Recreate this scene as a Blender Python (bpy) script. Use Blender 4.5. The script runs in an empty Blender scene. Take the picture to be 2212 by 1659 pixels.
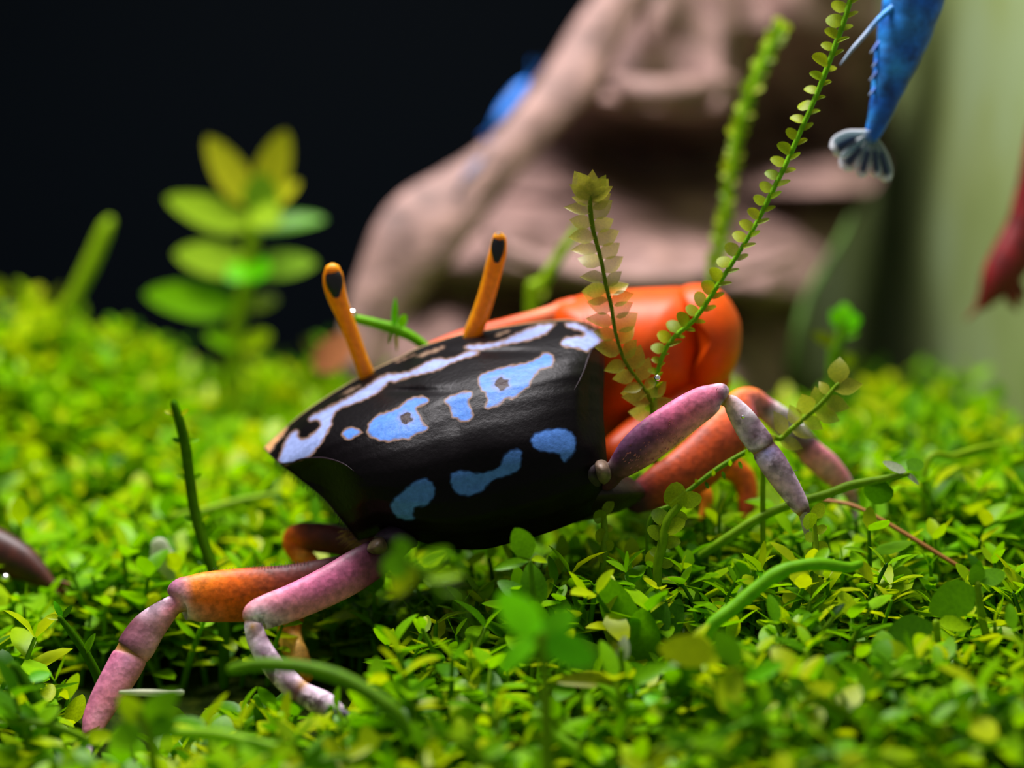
import bpy, math, random
import numpy as np
from mathutils import Vector, Matrix

# ------------------------------------------------------------------ camera, world, lamp, exposure
# one Blender unit is one centimetre of the aquarium
SC = bpy.context.scene
COL = SC.collection
F, CX, CY = 4284.0, 1106.0, 829.5
PITCH = math.radians(6.0)
CAM = Vector((0.0, -14.0, 3.78))
cd = bpy.data.cameras.new('camera')
cd.sensor_width = 36.0
cd.lens = 36.0 * F / 2212.0
cd.clip_start = 0.1
cd.clip_end = 200
cd.dof.use_dof = True
cd.dof.focus_distance = 14.0
cd.dof.aperture_fstop = 0.145
cam = bpy.data.objects.new('camera', cd)
cam.location = CAM
cam.rotation_euler = (math.pi / 2 - PITCH, 0, 0)
COL.objects.link(cam)
SC.camera = cam

w = bpy.data.worlds.new('world')
SC.world = w
w.use_nodes = True
w.node_tree.nodes['Background'].inputs[0].default_value = (0.8, 0.8, 0.8, 1)
w.node_tree.nodes['Background'].inputs[1].default_value = 0.27

ld = bpy.data.lights.new('aquarium_lamp_offscreen', 'AREA')
ld.shape = 'RECTANGLE'
ld.size = 11
ld.size_y = 5
ld.energy = 6300
ld.color = (1.0, 0.95, 0.97)
lamp = bpy.data.objects.new('aquarium_lamp_offscreen', ld)
lamp.location = (-2.2, 2.6, 15.5)
lamp.rotation_euler = (0, 0, 0)
COL.objects.link(lamp)

SC.view_settings.view_transform = 'Standard'
SC.view_settings.look = 'None'
SC.view_settings.exposure = 0.0
SC.view_settings.gamma = 1.0
SC.view_settings.use_curve_mapping = False

rng = np.random.default_rng(7)
random.seed(7)

# ------------------------------------------------------------------ helpers
def lin(v):
    v = v / 255.0
    return v / 12.92 if v <= 0.04045 else ((v + 0.055) / 1.055) ** 2.4
def C(r, g, b):
    return np.array((lin(r), lin(g), lin(b), 1.0))
FWD = np.array((0, math.cos(PITCH), -math.sin(PITCH)))
UPV = np.array((0, math.sin(PITCH), math.cos(PITCH)))
CAMN = np.array(CAM)
def P(px, py, Y):
    """world point on the plane y = Y seen at photo pixel (px, py)"""
    d = FWD - (py - CY) / F * UPV
    d = d + np.array(((px - CX) / F, 0, 0))
    return CAMN + d * ((Y - CAMN[1]) / d[1])
def PA(px, py, Y):
    px, py, Y = np.asarray(px, float), np.asarray(py, float), np.asarray(Y, float)
    dx = (px - CX) / F
    dy = FWD[1] - (py - CY) / F * UPV[1]
    dz = FWD[2] - (py - CY) / F * UPV[2]
    t = (Y - CAMN[1]) / dy
    return np.stack([CAMN[0] + dx * t, np.broadcast_to(Y, t.shape), CAMN[2] + dz * t], -1)
def U(Y):
    return (Y + 14.0) / F * 1.01
def proj(p):
    r = np.asarray(p, float) - CAMN
    z = r @ FWD
    return CX + r[..., 0] / z * F, CY - (r @ UPV) / z * F
def catmull(pts, n):
    pts = np.asarray(pts, float)
    k = len(pts)
    if k == 2:
        t = np.linspace(0, 1, n)[:, None]
        return pts[0] * (1 - t) + pts[1] * t
    ext = np.vstack([2 * pts[0] - pts[1], pts, 2 * pts[-1] - pts[-2]])
    out = []
    for s in np.linspace(0, k - 1, n):
        i = min(int(s), k - 2)
        t = s - i
        a, b, c, d = ext[i], ext[i + 1], ext[i + 2], ext[i + 3]
        out.append(0.5 * (2 * b + (c - a) * t + (2 * a - 5 * b + 4 * c - d) * t * t + (3 * b - a - 3 * c + d) * t ** 3))
    return np.array(out)
def norm(v):
    return v / max(1e-9, np.linalg.norm(v))
def sdf(poly, X, Yv):
    """signed distance to a closed polygon, positive inside"""
    poly = np.asarray(poly, float)
    d2 = np.full(X.shape, 1e18)
    inside = np.zeros(X.shape, bool)
    n = len(poly)
    for i in range(n):
        ax, ay = poly[i]
        bx, by = poly[(i + 1) % n]
        ex, ey = bx - ax, by - ay
        t = np.clip(((X - ax) * ex + (Yv - ay) * ey) / (ex * ex + ey * ey + 1e-9), 0, 1)
        d2 = np.minimum(d2, (X - ax - t * ex) ** 2 + (Yv - ay - t * ey) ** 2)
        c = ((ay > Yv) != (by > Yv)) & (X < ex * (Yv - ay) / (ey + 1e-12) + ax)
        inside ^= c
    d = np.sqrt(d2)
    return np.where(inside, d, -d)
def smooth_closed(poly, per=5):
    p = np.asarray(poly, float)
    n = len(p)
    out = []
    for i in range(n):
        a, b, c, d = p[i - 1], p[i], p[(i + 1) % n], p[(i + 2) % n]
        for t in np.linspace(0, 1, per, endpoint=False):
            out.append(0.5 * (2 * b + (c - a) * t + (2 * a - 5 * b + 4 * c - d) * t * t + (3 * b - a - 3 * c + d) * t ** 3))
    return np.array(out)
def sstep(a, b, x):
    t = np.clip((x - a) / (b - a), 0, 1)
    return t * t * (3 - 2 * t)

def make_mesh(name, verts, faces, cols=None, mat=None, smooth=True):
    me = bpy.data.meshes.new(name)
    me.from_pydata([tuple(v) for v in np.asarray(verts, float)], [], [tuple(int(i) for i in f) for f in faces])
    if cols is not None:
        a = me.color_attributes.new('col', 'FLOAT_COLOR', 'POINT')
        a.data.foreach_set('color', np.asarray(cols, np.float32).ravel())
    if smooth:
        me.polygons.foreach_set('use_smooth', np.ones(len(me.polygons), bool))
    if mat:
        me.materials.append(mat)
    me.update()
    return me
def link(name, me, parent=None):
    o = bpy.data.objects.new(name, me)
    COL.objects.link(o)
    if parent is not None:
        o.parent = parent
        if parent.get('_root'):
            o.matrix_parent_inverse = Matrix.Translation(-Vector(parent.location))
    return o
def tag(o, label=None, cat=None, group=None, kind=None):
    if label: o['label'] = label
    if cat: o['category'] = cat
    if group: o['group'] = group
    if kind: o['kind'] = kind
    return o
ROOTS = []
def root(name, loc, label, cat, group=None):
    o = bpy.data.objects.new(name, None)
    o.empty_display_size = 0.1
    COL.objects.link(o)
    o.location = Vector([float(x) for x in loc])
    o['_root'] = 1
    ROOTS.append(o)
    return tag(o, label, cat, group)

def tube_geo(pts, rad, cols=None, seg=12, flat=0.8, view=(0, 1, 0), cap=3, shape=None):
    """rings round a centre line; rad = half width across the view, flat = thickness ratio.
    cols: (n, 3, 4) top / middle / bottom colours or (n, 4)"""
    pts = np.asarray(pts, float); rad = np.asarray(rad, float)
    n = len(pts)
    tan = np.gradient(pts, axis=0)
    P_, R_, T_, I_ = [], [], [], []
    t0, t1 = norm(tan[0]), norm(tan[-1])
    for k in range(cap):
        a = math.pi / 2 * (1 - k / cap)
        P_.append(pts[0] - t0 * rad[0] * math.sin(a)); R_.append(max(rad[0] * math.cos(a), rad[0] * 0.04)); T_.append(t0); I_.append(0)
    for i in range(n):
        P_.append(pts[i]); R_.append(rad[i]); T_.append(norm(tan[i])); I_.append(i)
    for k in range(cap - 1, -1, -1):
        a = math.pi / 2 * (1 - k / cap)
        P_.append(pts[-1] + t1 * rad[-1] * math.sin(a)); R_.append(max(rad[-1] * math.cos(a), rad[-1] * 0.04)); T_.append(t1); I_.append(n - 1)
    V, Cc, Fc = [], [], []
    view = np.asarray(view, float)
    prev = None
    for p, r, t, i in zip(P_, R_, T_, I_):
        n1 = np.cross(t, view)
        if np.linalg.norm(n1) < 0.15:
            n1 = prev if prev is not None else np.array((0, 0, 1.0))
        n1 = norm(n1)
        if prev is not None and np.dot(n1, prev) < 0:
            n1 = -n1
        prev = n1
        n2 = norm(np.cross(t, n1))
        upsign = 1 if n1[2] >= 0 else -1
        for k in range(seg):
            a = 2 * math.pi * k / seg
            ca, sa = math.cos(a), math.sin(a)
            V.append(p + n1 * ca * r + n2 * sa * r * flat)
            if cols is not None:
                cc = np.asarray(cols[i])
                if cc.ndim == 1:
                    Cc.append(cc)
                else:
                    h = ca * upsign
                    Cc.append(cc[1] * (1 - abs(h)) + (cc[0] if h > 0 else cc[2]) * abs(h))
    m = len(P_)
    for j in range(m - 1):
        for k in range(seg):
            k2 = (k + 1) % seg
            Fc.append((j * seg + k, j * seg + k2, (j + 1) * seg + k2, (j + 1) * seg + k))
    Fc.append(tuple(range(seg - 1, -1, -1)))
    Fc.append(tuple((m - 1) * seg + k for k in range(seg)))
    return np.array(V), Fc, (np.array(Cc) if cols is not None else None)

def px_tube(st, n=40, **kw):
    """st rows: px, py, Y, width px, then 1 or 3 colours"""
    c = np.array([P(s[0], s[1], s[2]) for s in st])
    r = np.array([[s[3] * 0.5 * U(s[2])] for s in st])
    hasc = len(st[0]) > 4
    if hasc:
        cl = np.array([np.stack([s[4]] * 3 if len(s) < 7 else [s[4], s[5], s[6]]).ravel() for s in st])
        a = catmull(np.hstack([c, r]), n)
        # colours linearly blended
        t = np.linspace(0, len(st) - 1, n)
        cc = np.stack([np.interp(t, range(len(st)), cl[:, k]) for k in range(12)], -1).reshape(n, 3, 4)
        return tube_geo(a[:, :3], np.maximum(a[:, 3], 1e-4), cc, **kw)
    a = catmull(np.hstack([c, r]), n)
    return tube_geo(a[:, :3], np.maximum(a[:, 3], 1e-4), None, **kw)

def blob_geo(poly, centre, Y, T, rings=12, per=4, colf=None, yshift=None, power=0.5):
    """rounded solid with the given photo outline (star shaped about centre) and real thickness T"""
    b = smooth_closed(poly, per)
    n = len(b)
    cx, cy = centre
    V, Cc, Fc = [], [], []
    def add(r, s):
        for q in b:
            x, y = cx + (q[0] - cx) * r, cy + (q[1] - cy) * r
            yy = Y + s * T * max(0.0, 1 - r * r) ** power
            if yshift: yy += yshift(x, y)
            V.append(P(x, y, yy))
            if colf: Cc.append(colf(x, y))
    rs = [math.sin(math.pi / 2 * k / rings) for k in range(1, rings + 1)]
    for r in rs: add(r, -1)
    for r in rs[-2::-1]: add(r, 1)
    m = 2 * rings - 1
    for j in range(m - 1):
        for k in range(n):
            k2 = (k + 1) % n
            Fc.append((j * n + k, j * n + k2, (j + 1) * n + k2, (j + 1) * n + k))
    for s, j in ((-1, 0), (1, m - 1)):
        V.append(P(cx, cy, Y + s * T + (yshift(cx, cy) if yshift else 0)))
        if colf: Cc.append(colf(cx, cy))
        c0 = len(V) - 1
        for k in range(n):
            k2 = (k + 1) % n
            Fc.append((c0, j * n + k2, j * n + k) if s < 0 else (c0, j * n + k, j * n + k2))
    return np.array(V), Fc, (np.array(Cc) if colf else None)

# ------------------------------------------------------------------ materials
def new_mat(name):
    m = bpy.data.materials.new(name)
    m.use_nodes = True
    nt = m.node_tree
    return m, nt, nt.nodes['Principled BSDF'], nt.nodes['Material Output']
def noise(nt, scale, detail=4, rough=0.55, coord='Object', stretch=None):
    tc = nt.nodes.new('ShaderNodeTexCoord')
    n = nt.nodes.new('ShaderNodeTexNoise')
    n.inputs['Scale'].default_value = scale
    n.inputs['Detail'].default_value = detail
    n.inputs['Roughness'].default_value = rough
    if stretch:
        mp = nt.nodes.new('ShaderNodeMapping')
        mp.inputs['Scale'].default_value = stretch[0]
        mp.inputs['Rotation'].default_value = stretch[1]
        nt.links.new(tc.outputs[coord], mp.inputs[0])
        nt.links.new(mp.outputs[0], n.inputs['Vector'])
    else:
        nt.links.new(tc.outputs[coord], n.inputs['Vector'])
    return n
def ramp(nt, fac, stops):
    r = nt.nodes.new('ShaderNodeValToRGB')
    while len(r.color_ramp.elements) < len(stops):
        r.color_ramp.elements.new(0.5)
    for e, (p, c) in zip(r.color_ramp.elements, stops):
        e.position = p
        e.color = tuple(c)
    nt.links.new(fac, r.inputs[0])
    return r
def mixc(nt, a, b, fac, mode='MULTIPLY'):
    m = nt.nodes.new('ShaderNodeMix')
    m.data_type = 'RGBA'
    m.blend_type = mode
    if isinstance(fac, float): m.inputs[0].default_value = fac
    else: nt.links.new(fac, m.inputs[0])
    for s, v in ((m.inputs[6], a), (m.inputs[7], b)):
        if hasattr(v, 'links'): nt.links.new(v, s)
        else: s.default_value = tuple(v)
    return m.outputs[2]
def bump(nt, bsdf, fac, strength, dist):
    b = nt.nodes.new('ShaderNodeBump')
    b.inputs['Strength'].default_value = strength
    b.inputs['Distance'].default_value = dist
    nt.links.new(fac, b.inputs['Height'])
    nt.links.new(b.outputs[0], bsdf.inputs['Normal'])

def attr_mat(name, rough=0.4, spec=0.5, coat=0.0, nscale=30, namt=0.35, bumps=0.2, bdist=0.01, sss=0.0, trans=0.0, sheen=0.0):
    m, nt, b, out = new_mat(name)
    at = nt.nodes.new('ShaderNodeAttribute')
    at.attribute_name = 'col'
    n = noise(nt, nscale)
    r = ramp(nt, n.outputs[0], [(0.3, (1 - namt,) * 3 + (1,)), (0.7, (1 + namt * 0.4,) * 3 + (1,))])
    c = mixc(nt, at.outputs['Color'], r.outputs[0], 1.0)
    nt.links.new(c, b.inputs['Base Color'])
    b.inputs['Roughness'].default_value = rough
    b.inputs['Specular IOR Level'].default_value = spec
    b.inputs['Coat Weight'].default_value = coat
    b.inputs['Coat Roughness'].default_value = 0.15
    if sheen:
        b.inputs['Sheen Weight'].default_value = sheen
        b.inputs['Sheen Roughness'].default_value = 0.4
        b.inputs['Sheen Tint'].default_value = (0.6, 0.5, 0.9, 1)
    if sss:
        b.inputs['Subsurface Weight'].default_value = sss
        b.inputs['Subsurface Radius'].default_value = (0.12, 0.05, 0.03)
        b.inputs['Subsurface Scale'].default_value = 1.0
    if bumps:
        bump(nt, b, n.outputs[0], bumps, bdist)
    if trans:
        tr = nt.nodes.new('ShaderNodeBsdfTranslucent')
        nt.links.new(c, tr.inputs[0])
        mx = nt.nodes.new('ShaderNodeMixShader')
        mx.inputs[0].default_value = trans
        nt.links.new(b.outputs[0], mx.inputs[1])
        nt.links.new(tr.outputs[0], mx.inputs[2])
        nt.links.new(mx.outputs[0], out.inputs[0])
    return m

def leaf_mat(name, stops, by='object', trans=0.5, rough=0.35, clear=0.0, spec=0.16):
    """leaf whose hue differs from leaf to leaf"""
    m, nt, b, out = new_mat(name)
    if by == 'object':
        oi = nt.nodes.new('ShaderNodeObjectInfo'); fac = oi.outputs['Random']
    else:
        at = nt.nodes.new('ShaderNodeAttribute'); at.attribute_name = 'col'; fac = at.outputs['Fac']
    r = ramp(nt, fac, stops)
    n = noise(nt, 14 if by == 'object' else 7)
    r2 = ramp(nt, n.outputs[0], [(0.3, (0.72, 0.76, 0.7, 1)), (0.7, (1.12, 1.08, 1.0, 1))])
    c = mixc(nt, r.outputs[0], r2.outputs[0], 1.0)
    nt.links.new(c, b.inputs['Base Color'])
    b.inputs['Roughness'].default_value = rough
    b.inputs['Specular IOR Level'].default_value = spec
    tr = nt.nodes.new('ShaderNodeBsdfTranslucent')
    nt.links.new(c, tr.inputs[0])
    mx = nt.nodes.new('ShaderNodeMixShader')
    mx.inputs[0].default_value = trans
    nt.links.new(b.outputs[0], mx.inputs[1])
    nt.links.new(tr.outputs[0], mx.inputs[2])
    last = mx
    if clear:
        tp = nt.nodes.new('ShaderNodeBsdfTransparent')
        m2 = nt.nodes.new('ShaderNodeMixShader')
        m2.inputs[0].default_value = clear
        nt.links.new(mx.outputs[0], m2.inputs[1])
        nt.links.new(tp.outputs[0], m2.inputs[2])
        last = m2
    nt.links.new(last.outputs[0], out.inputs[0])
    return m

G_DARK, G_MID, G_YEL, G_LIME = C(56, 112, 0), C(100, 164, 0), C(186, 204, 4), C(142, 202, 0)
CARPET = [(0.0, G_DARK), (0.22, G_MID), (0.55, G_LIME), (0.88, G_YEL)]
M_LEAF = leaf_mat('carpet_leaf', CARPET, 'object', 0.5)
M_LEAFS = leaf_mat('carpet_leaf_mass', CARPET, 'attr', 0.5)
M_DEEP = leaf_mat('deep_green_leaf', [(0, C(66, 122, 2)), (1, C(100, 160, 2))], 'object', 0.45, 0.5)
M_LIME = leaf_mat('bright_lime_leaf', [(0, C(95, 200, 5)), (1, C(125, 215, 10))], 'object', 0.5)
M_OLIVE = leaf_mat('olive_leaf', [(0, C(140, 140, 10)), (1, C(120, 150, 10))], 'object', 0.5)
M_STEM = leaf_mat('plant_stem', [(0, C(92, 146, 0)), (1, C(142, 180, 4))], 'object', 0.3, 0.55)
M_STEMD = leaf_mat('dark_plant_stem', [(0, C(40, 84, 0)), (1, C(66, 116, 0))], 'object', 0.2, 0.7, 0.0, 0.03)
M_STEMB = leaf_mat('bright_plant_stem', [(0, C(112, 186, 2)), (1, C(146, 200, 6))], 'object', 0.35, 0.5)
M_MOSS = leaf_mat('moss_leaflet', [(0, C(120, 155, 5)), (1, C(168, 185, 10))], 'object', 0.5, 0.4, 0.08)
M_MOSSP = leaf_mat('pale_moss_leaflet', [(0, C(150, 155, 25)), (1, C(190, 185, 60))], 'object', 0.45, 0.3, 0.3, 0.4)
M_TALL = leaf_mat('stem_plant_leaf', [(0, C(105, 165, 60)), (1, C(150, 185, 30))], 'object', 0.4, 0.3)
M_TALLY = leaf_mat('yellow_stem_plant_leaf', [(0, C(190, 195, 30)), (1, C(205, 205, 40))], 'object', 0.4, 0.3)
M_TALLT = leaf_mat('pale_stem_plant_leaf', [(0, C(105, 165, 60)), (1, C(150, 185, 30))], 'object', 0.4, 0.3)
M_CRAB = attr_mat('crab_shell', 0.36, 0.09, 0.0, 26, 0.25, 0.25, 0.012)
M_LEG = attr_mat('crab_leg_shell', 0.5, 0.3, 0.0, 18, 0.45, 0.4, 0.012, sss=0.15)
nt = M_LEG.node_tree; b = nt.nodes['Principled BSDF']
at = [n_ for n_ in nt.nodes if n_.type == 'ATTRIBUTE'][0]
base = b.inputs['Base Color'].links[0].from_socket
n = noise(nt, 7.5, 3, 0.5)
r = ramp(nt, n.outputs[0], [(0.53, (0, 0, 0, 1)), (0.6, (1, 1, 1, 1))])
inv = nt.nodes.new('ShaderNodeMath'); inv.operation = 'SUBTRACT'; inv.inputs[0].default_value = 1.0
nt.links.new(at.outputs['Alpha'], inv.inputs[1])
mu = nt.nodes.new('ShaderNodeMath'); mu.operation = 'MULTIPLY'
nt.links.new(inv.outputs[0], mu.inputs[0]); nt.links.new(r.outputs[0], mu.inputs[1])
c2 = mixc(nt, base, C(74, 46, 58), mu.outputs[0], 'MIX')
nt.links.new(c2, b.inputs['Base Color'])
vo = nt.nodes.new('ShaderNodeTexVoronoi'); vo.inputs['Scale'].default_value = 26
tcv = nt.nodes.new('ShaderNodeTexCoord'); nt.links.new(tcv.outputs['Object'], vo.inputs['Vector'])
bump(nt, b, vo.outputs['Distance'], 0.16, 0.012)
M_CLAW = attr_mat('crab_claw_shell', 0.42, 0.25, 0.0, 9, 0.18, 0.1, 0.01, sss=0.2)
M_STALK = attr_mat('eyestalk_skin', 0.35, 0.4, 0.1, 25, 0.2, 0.06, 0.005, sss=0.5, trans=0.25)
M_SHRIMP = attr_mat('shrimp_shell', 0.45, 0.4, 0.0, 9, 0.7, 0.3, 0.01)
M_WOOD = attr_mat('driftwood_bark', 0.62, 0.3, 0.0, 2.6, 0.6, 0.8, 0.08)
M_HAIR, _, hb, _ = new_mat('bristle'); hb.inputs['Base Color'].default_value = (0.012, 0.010, 0.006, 1); hb.inputs['Roughness'].default_value = 0.6
M_HAIRB, _, hb, _ = new_mat('blond_bristle'); hb.inputs['Base Color'].default_value = (0.45, 0.28, 0.06, 1); hb.inputs['Roughness'].default_value = 0.5
M_EYE, _, hb, _ = new_mat('cornea'); hb.inputs['Base Color'].default_value = (0.006, 0.004, 0.005, 1); hb.inputs['Roughness'].default_value = 0.35
M_BUB, _, hb, _ = new_mat('bubble_or_glint'); hb.inputs['Base Color'].default_value = (0.95, 0.93, 0.98, 1); hb.inputs['Metallic'].default_value = 1; hb.inputs['Roughness'].default_value = 0.12
M_ROOT, _, hb, _ = new_mat('brown_root'); hb.inputs['Base Color'].default_value = tuple(C(150, 95, 25)); hb.inputs['Roughness'].default_value = 0.6
M_PALE = leaf_mat('withered_leaf', [(0, C(190, 205, 185)), (1, C(205, 210, 180))], 'object', 0.4, 0.25)

# fan blade: see-through with painted marks from the colour attribute
M_FAN, nt, b, out = new_mat('tail_fan_film')
at = nt.nodes.new('ShaderNodeAttribute'); at.attribute_name = 'col'
nt.links.new(at.outputs['Color'], b.inputs['Base Color'])
b.inputs['Roughness'].default_value = 0.3
tp = nt.nodes.new('ShaderNodeBsdfTransparent')
mx = nt.nodes.new('ShaderNodeMixShader')
nt.links.new(at.outputs['Alpha'], mx.inputs[0])
nt.links.new(tp.outputs[0], mx.inputs[1]); nt.links.new(b.outputs[0], mx.inputs[2]); nt.links.new(mx.outputs[0], out.inputs[0])

# ------------------------------------------------------------------ setting
def box_obj(name, x0, x1, y0, y1, z0, z1, mat):
    v = [(x, y, z) for x in (x0, x1) for y in (y0, y1) for z in (z0, z1)]
    f = [(0, 1, 3, 2), (4, 6, 7, 5), (0, 4, 5, 1), (2, 3, 7, 6), (0, 2, 6, 4), (1, 5, 7, 3)]
    o = link(name, make_mesh(name, v, f, None, mat, smooth=False))
    return o
M_BACK, nt, b, out = new_mat('dark_back_glass')
b.inputs['Base Color'].default_value = tuple(C(9, 15, 21)); b.inputs['Roughness'].default_value = 0.6; b.inputs['Specular IOR Level'].default_value = 0.03
M_SIDE, nt, b, out = new_mat('algae_filmed_side_glass')
n = noise(nt, 0.35, 3, 0.5)
r = ramp(nt, n.outputs[0], [(0.3, C(110, 128, 66)), (0.5, C(130, 146, 90)), (0.75, C(140, 160, 122))])
nt.links.new(r.outputs[0], b.inputs['Base Color']); b.inputs['Roughness'].default_value = 0.6; b.inputs['Specular IOR Level'].default_value = 0.2
BACKY, SIDEX = 23.0, 5.3
tag(box_obj('wall_left', -14.4, -14, 1.0, BACKY, -2, 14, M_BACK), 'dark side glass of the aquarium far from the crab', kind='structure')
tag(box_obj('wall_back', -14, SIDEX + 0.4, BACKY, BACKY + 0.4, -2, 14, M_BACK), 'dark blue-black rear glass of the aquarium', kind='structure')
tag(box_obj('wall_right', SIDEX, SIDEX + 0.4, 1.0, BACKY, -2, 14, M_SIDE), 'pale grey-green algae-filmed side glass of the aquarium', kind='structure')

def gz(x, y):
    """height of the planted ground"""
    x = np.asarray(x, float); y = np.asarray(y, float)
    zl = np.interp(y, [-6, -4, -1, 0, 3, 8, 10, 14], [-1.3, -0.95, -0.42, -0.15, 0.25, 0.72, 0.5, 0.3])
    zr = np.interp(y, [-6, -4, -2, -1, 0, 3, 8, 10, 14], [-1.2, -0.85, -0.25, 0.12, 0.42, 0.6, 0.72, 0.5, 0.3])
    s = sstep(-3.2, 2.2, x)
    z = zl * (1 - s) + zr * s
    z = z + 0.10 * np.sin(1.3 * x + 0.7) * np.cos(1.1 * y) + 0.05 * np.sin(3.1 * x + 1.9 * y)
    z = z + 0.95 * np.exp(-((x + 4.9) / 1.1) ** 2 - ((y - 6.5) / 2.0) ** 2)
    return z
nx, ny = 120, 110
gx = np.linspace(-14, SIDEX, nx); gy = np.linspace(-6, BACKY, ny)
GX, GY = np.meshgrid(gx, gy)
gv = np.stack([GX, GY, gz(GX, GY)], -1).reshape(-1, 3)
gf = [(j * nx + i, j * nx + i + 1, (j + 1) * nx + i + 1, (j + 1) * nx + i) for j in range(ny - 1) for i in range(nx - 1)]
M_SOIL, nt, b, out = new_mat('planted_soil')
n = noise(nt, 5, 6, 0.65)
r = ramp(nt, n.outputs[0], [(0.3, C(14, 20, 4)), (0.5, C(34, 50, 6)), (0.75, C(62, 72, 12))])
nt.links.new(r.outputs[0], b.inputs['Base Color']); b.inputs['Roughness'].default_value = 0.9; b.inputs['Specular IOR Level'].default_value = 0.05
bump(nt, b, n.outputs[0], 0.8, 0.1)
tag(link('floor', make_mesh('floor', gv, gf, None, M_SOIL)), 'dark soil under the green plant carpet', kind='structure')

# ------------------------------------------------------------------ driftwood
WOODC = C(146, 116, 108)
wood = root('driftwood', P(1300, 760, 7.0), 'pinkish brown driftwood log with hollow ledges standing behind the crab', 'driftwood')
st = [(1440, -150, 8.4, 112), (1335, 10, 8.0, 106), (1245, 150, 7.7, 104), (1155, 262, 7.4, 104), (1070, 355, 7.1, 112), (985, 440, 6.8, 135),
      (890, 522, 6.6, 190), (842, 605, 6.5, 160), (808, 690, 6.4, 115), (785, 790, 6.3, 95)]
st = [s + (WOODC, WOODC, WOODC) for s in st]
v, f, c = px_tube(st, 60, seg=28, flat=0.55)
v = v + 0.05 * np.stack([np.sin(3 * v[:, 2] + v[:, 0]), np.sin(5 * v[:, 0]), np.cos(4 * v[:, 0] + v[:, 2])], -1)
br = link('branch', make_mesh('branch', v, f, c, M_WOOD), wood)
# hollow back with ledges: a relief that steps towards the viewer and undercuts
kpy = [-220, -60, 60, 140, 205, 228, 250, 330, 372, 400, 480, 560, 592, 612, 632, 660, 720, 800, 900]
kY = [9.6, 9.2, 8.9, 8.5, 7.8, 7.75, 10.8, 12.8, 12.4, 10.4, 8.6, 7.4, 7.15, 7.2, 9.0, 9.2, 8.2, 7.4, 7.0]
nu, nv = 110, 180
V, Cc = [], []
for j in range(nv):
    py0 = -220 + 1120 * j / (nv - 1)
    xr = np.interp(py0, [-220, 0, 250, 380, 480, 600, 700, 760, 900], [1890, 1905, 1935, 1905, 1840, 1775, 1722, 1702, 1690])
    xl = np.interp(py0, [-220, 0, 300, 600, 900], [1400, 1300, 1060, 830, 800])
    for i in range(nu):
        u = i / (nu - 1)
        px = xl + (xr - xl) * u
        # ledges sag in the middle and run out to the right
        sag = 22 * math.sin(px * 0.011 + 1.1) + 30 * ((px - 1400) / 400) ** 2
        q = py0 + (sag if py0 < 420 else -0.35 * sag - 0.10 * (px - 1350))
        Y = np.interp(q, kpy, kY)
        if py0 < 330 and px > 1560:      # the upper ledge fades into the dark hollow to the right
            k = sstep(1540, 1640, px)
            Y = Y * (1 - k) + k * (np.interp(py0, [-220, 60, 140, 330], [9.2, 9.6, 11.0, 12.8]))
        Y += 0.12 * math.sin(px * 0.021 + py0 * 0.013) + 0.07 * math.sin(px * 0.047 - py0 * 0.031)
        Y += 1.0 * max(0, u - 0.88) / 0.12 * 0.8
        Y += 1.6 * (1 - float(sstep(0.0, 0.24, np.array(u))))
        V.append(P(px, py0, Y))
        Cc.append(WOODC)
front = len(V)
for k in range(front):
    p = V[k]
    V.append(np.array((p[0], max(p[1], 9.0) + 1.1, p[2]))); Cc.append(WOODC)
Fc = []
for j in range(nv - 1):
    for i in range(nu - 1):
        a = j * nu + i
        Fc.append((a, a + nu, a + nu + 1, a + 1))
        Fc.append((front + a, front + a + 1, front + a + nu + 1, front + a + nu))
for i in range(nu - 1):
    for a, s in ((i, 1), ((nv - 1) * nu + i, -1)):
        q = (a, a + 1, front + a + 1, front + a)
        Fc.append(q if s > 0 else q[::-1])
for j in range(nv - 1):
    for a, s in ((j * nu, -1), (j * nu + nu - 1, 1)):
        q = (a, a + nu, front + a + nu, front + a)
        Fc.append(q[::-1] if s > 0 else q)
link('hollow_trunk', make_mesh('hollow_trunk', V, Fc, Cc, M_WOOD), wood)
st = [(1405, -60, 8.6, 70), (1420, 20, 8.3, 80), (1410, 80, 8.2, 50)]
link('stub', make_mesh('stub', *px_tube([s + (WOODC, WOODC, WOODC) for s in st], 16, seg=16), M_WOOD), wood)
st = [(1838, 470, 8.0, 10), (1812, 525, 7.9, 15), (1772, 590, 7.7, 17), (1742, 650, 7.6, 17), (1722, 720, 7.5, 17), (1708, 790, 7.5, 16)]
ALG = C(78, 112, 40)
tag(link('algae_edge', make_mesh('algae_edge', *px_tube([s + (ALG, ALG, ALG) for s in st], 26, seg=14), M_WOOD), wood), 'green algae film along the edge of the wood')
st = [(1062, 512, 7.0, 24), (1120, 548, 6.9, 40), (1220, 585, 6.8, 46), (1340, 602, 6.8, 44), (1480, 600, 6.8, 40), (1620, 580, 6.9, 34), (1700, 555, 7.1, 26)]
link('ledge', make_mesh('ledge', *px_tube([s + (WOODC, WOODC, WOODC) for s in st], 40, seg=16, flat=1.3), M_WOOD), wood)
st = [(1322, 172, 8.0, 30), (1360, 190, 7.7, 52), (1430, 200, 7.6, 62), (1510, 190, 7.8, 50), (1570, 175, 8.2, 30)]
link('ledge', make_mesh('ledge', *px_tube([s + (WOODC, WOODC, WOODC) for s in st], 30, seg=16, flat=1.3), M_WOOD), wood)

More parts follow.
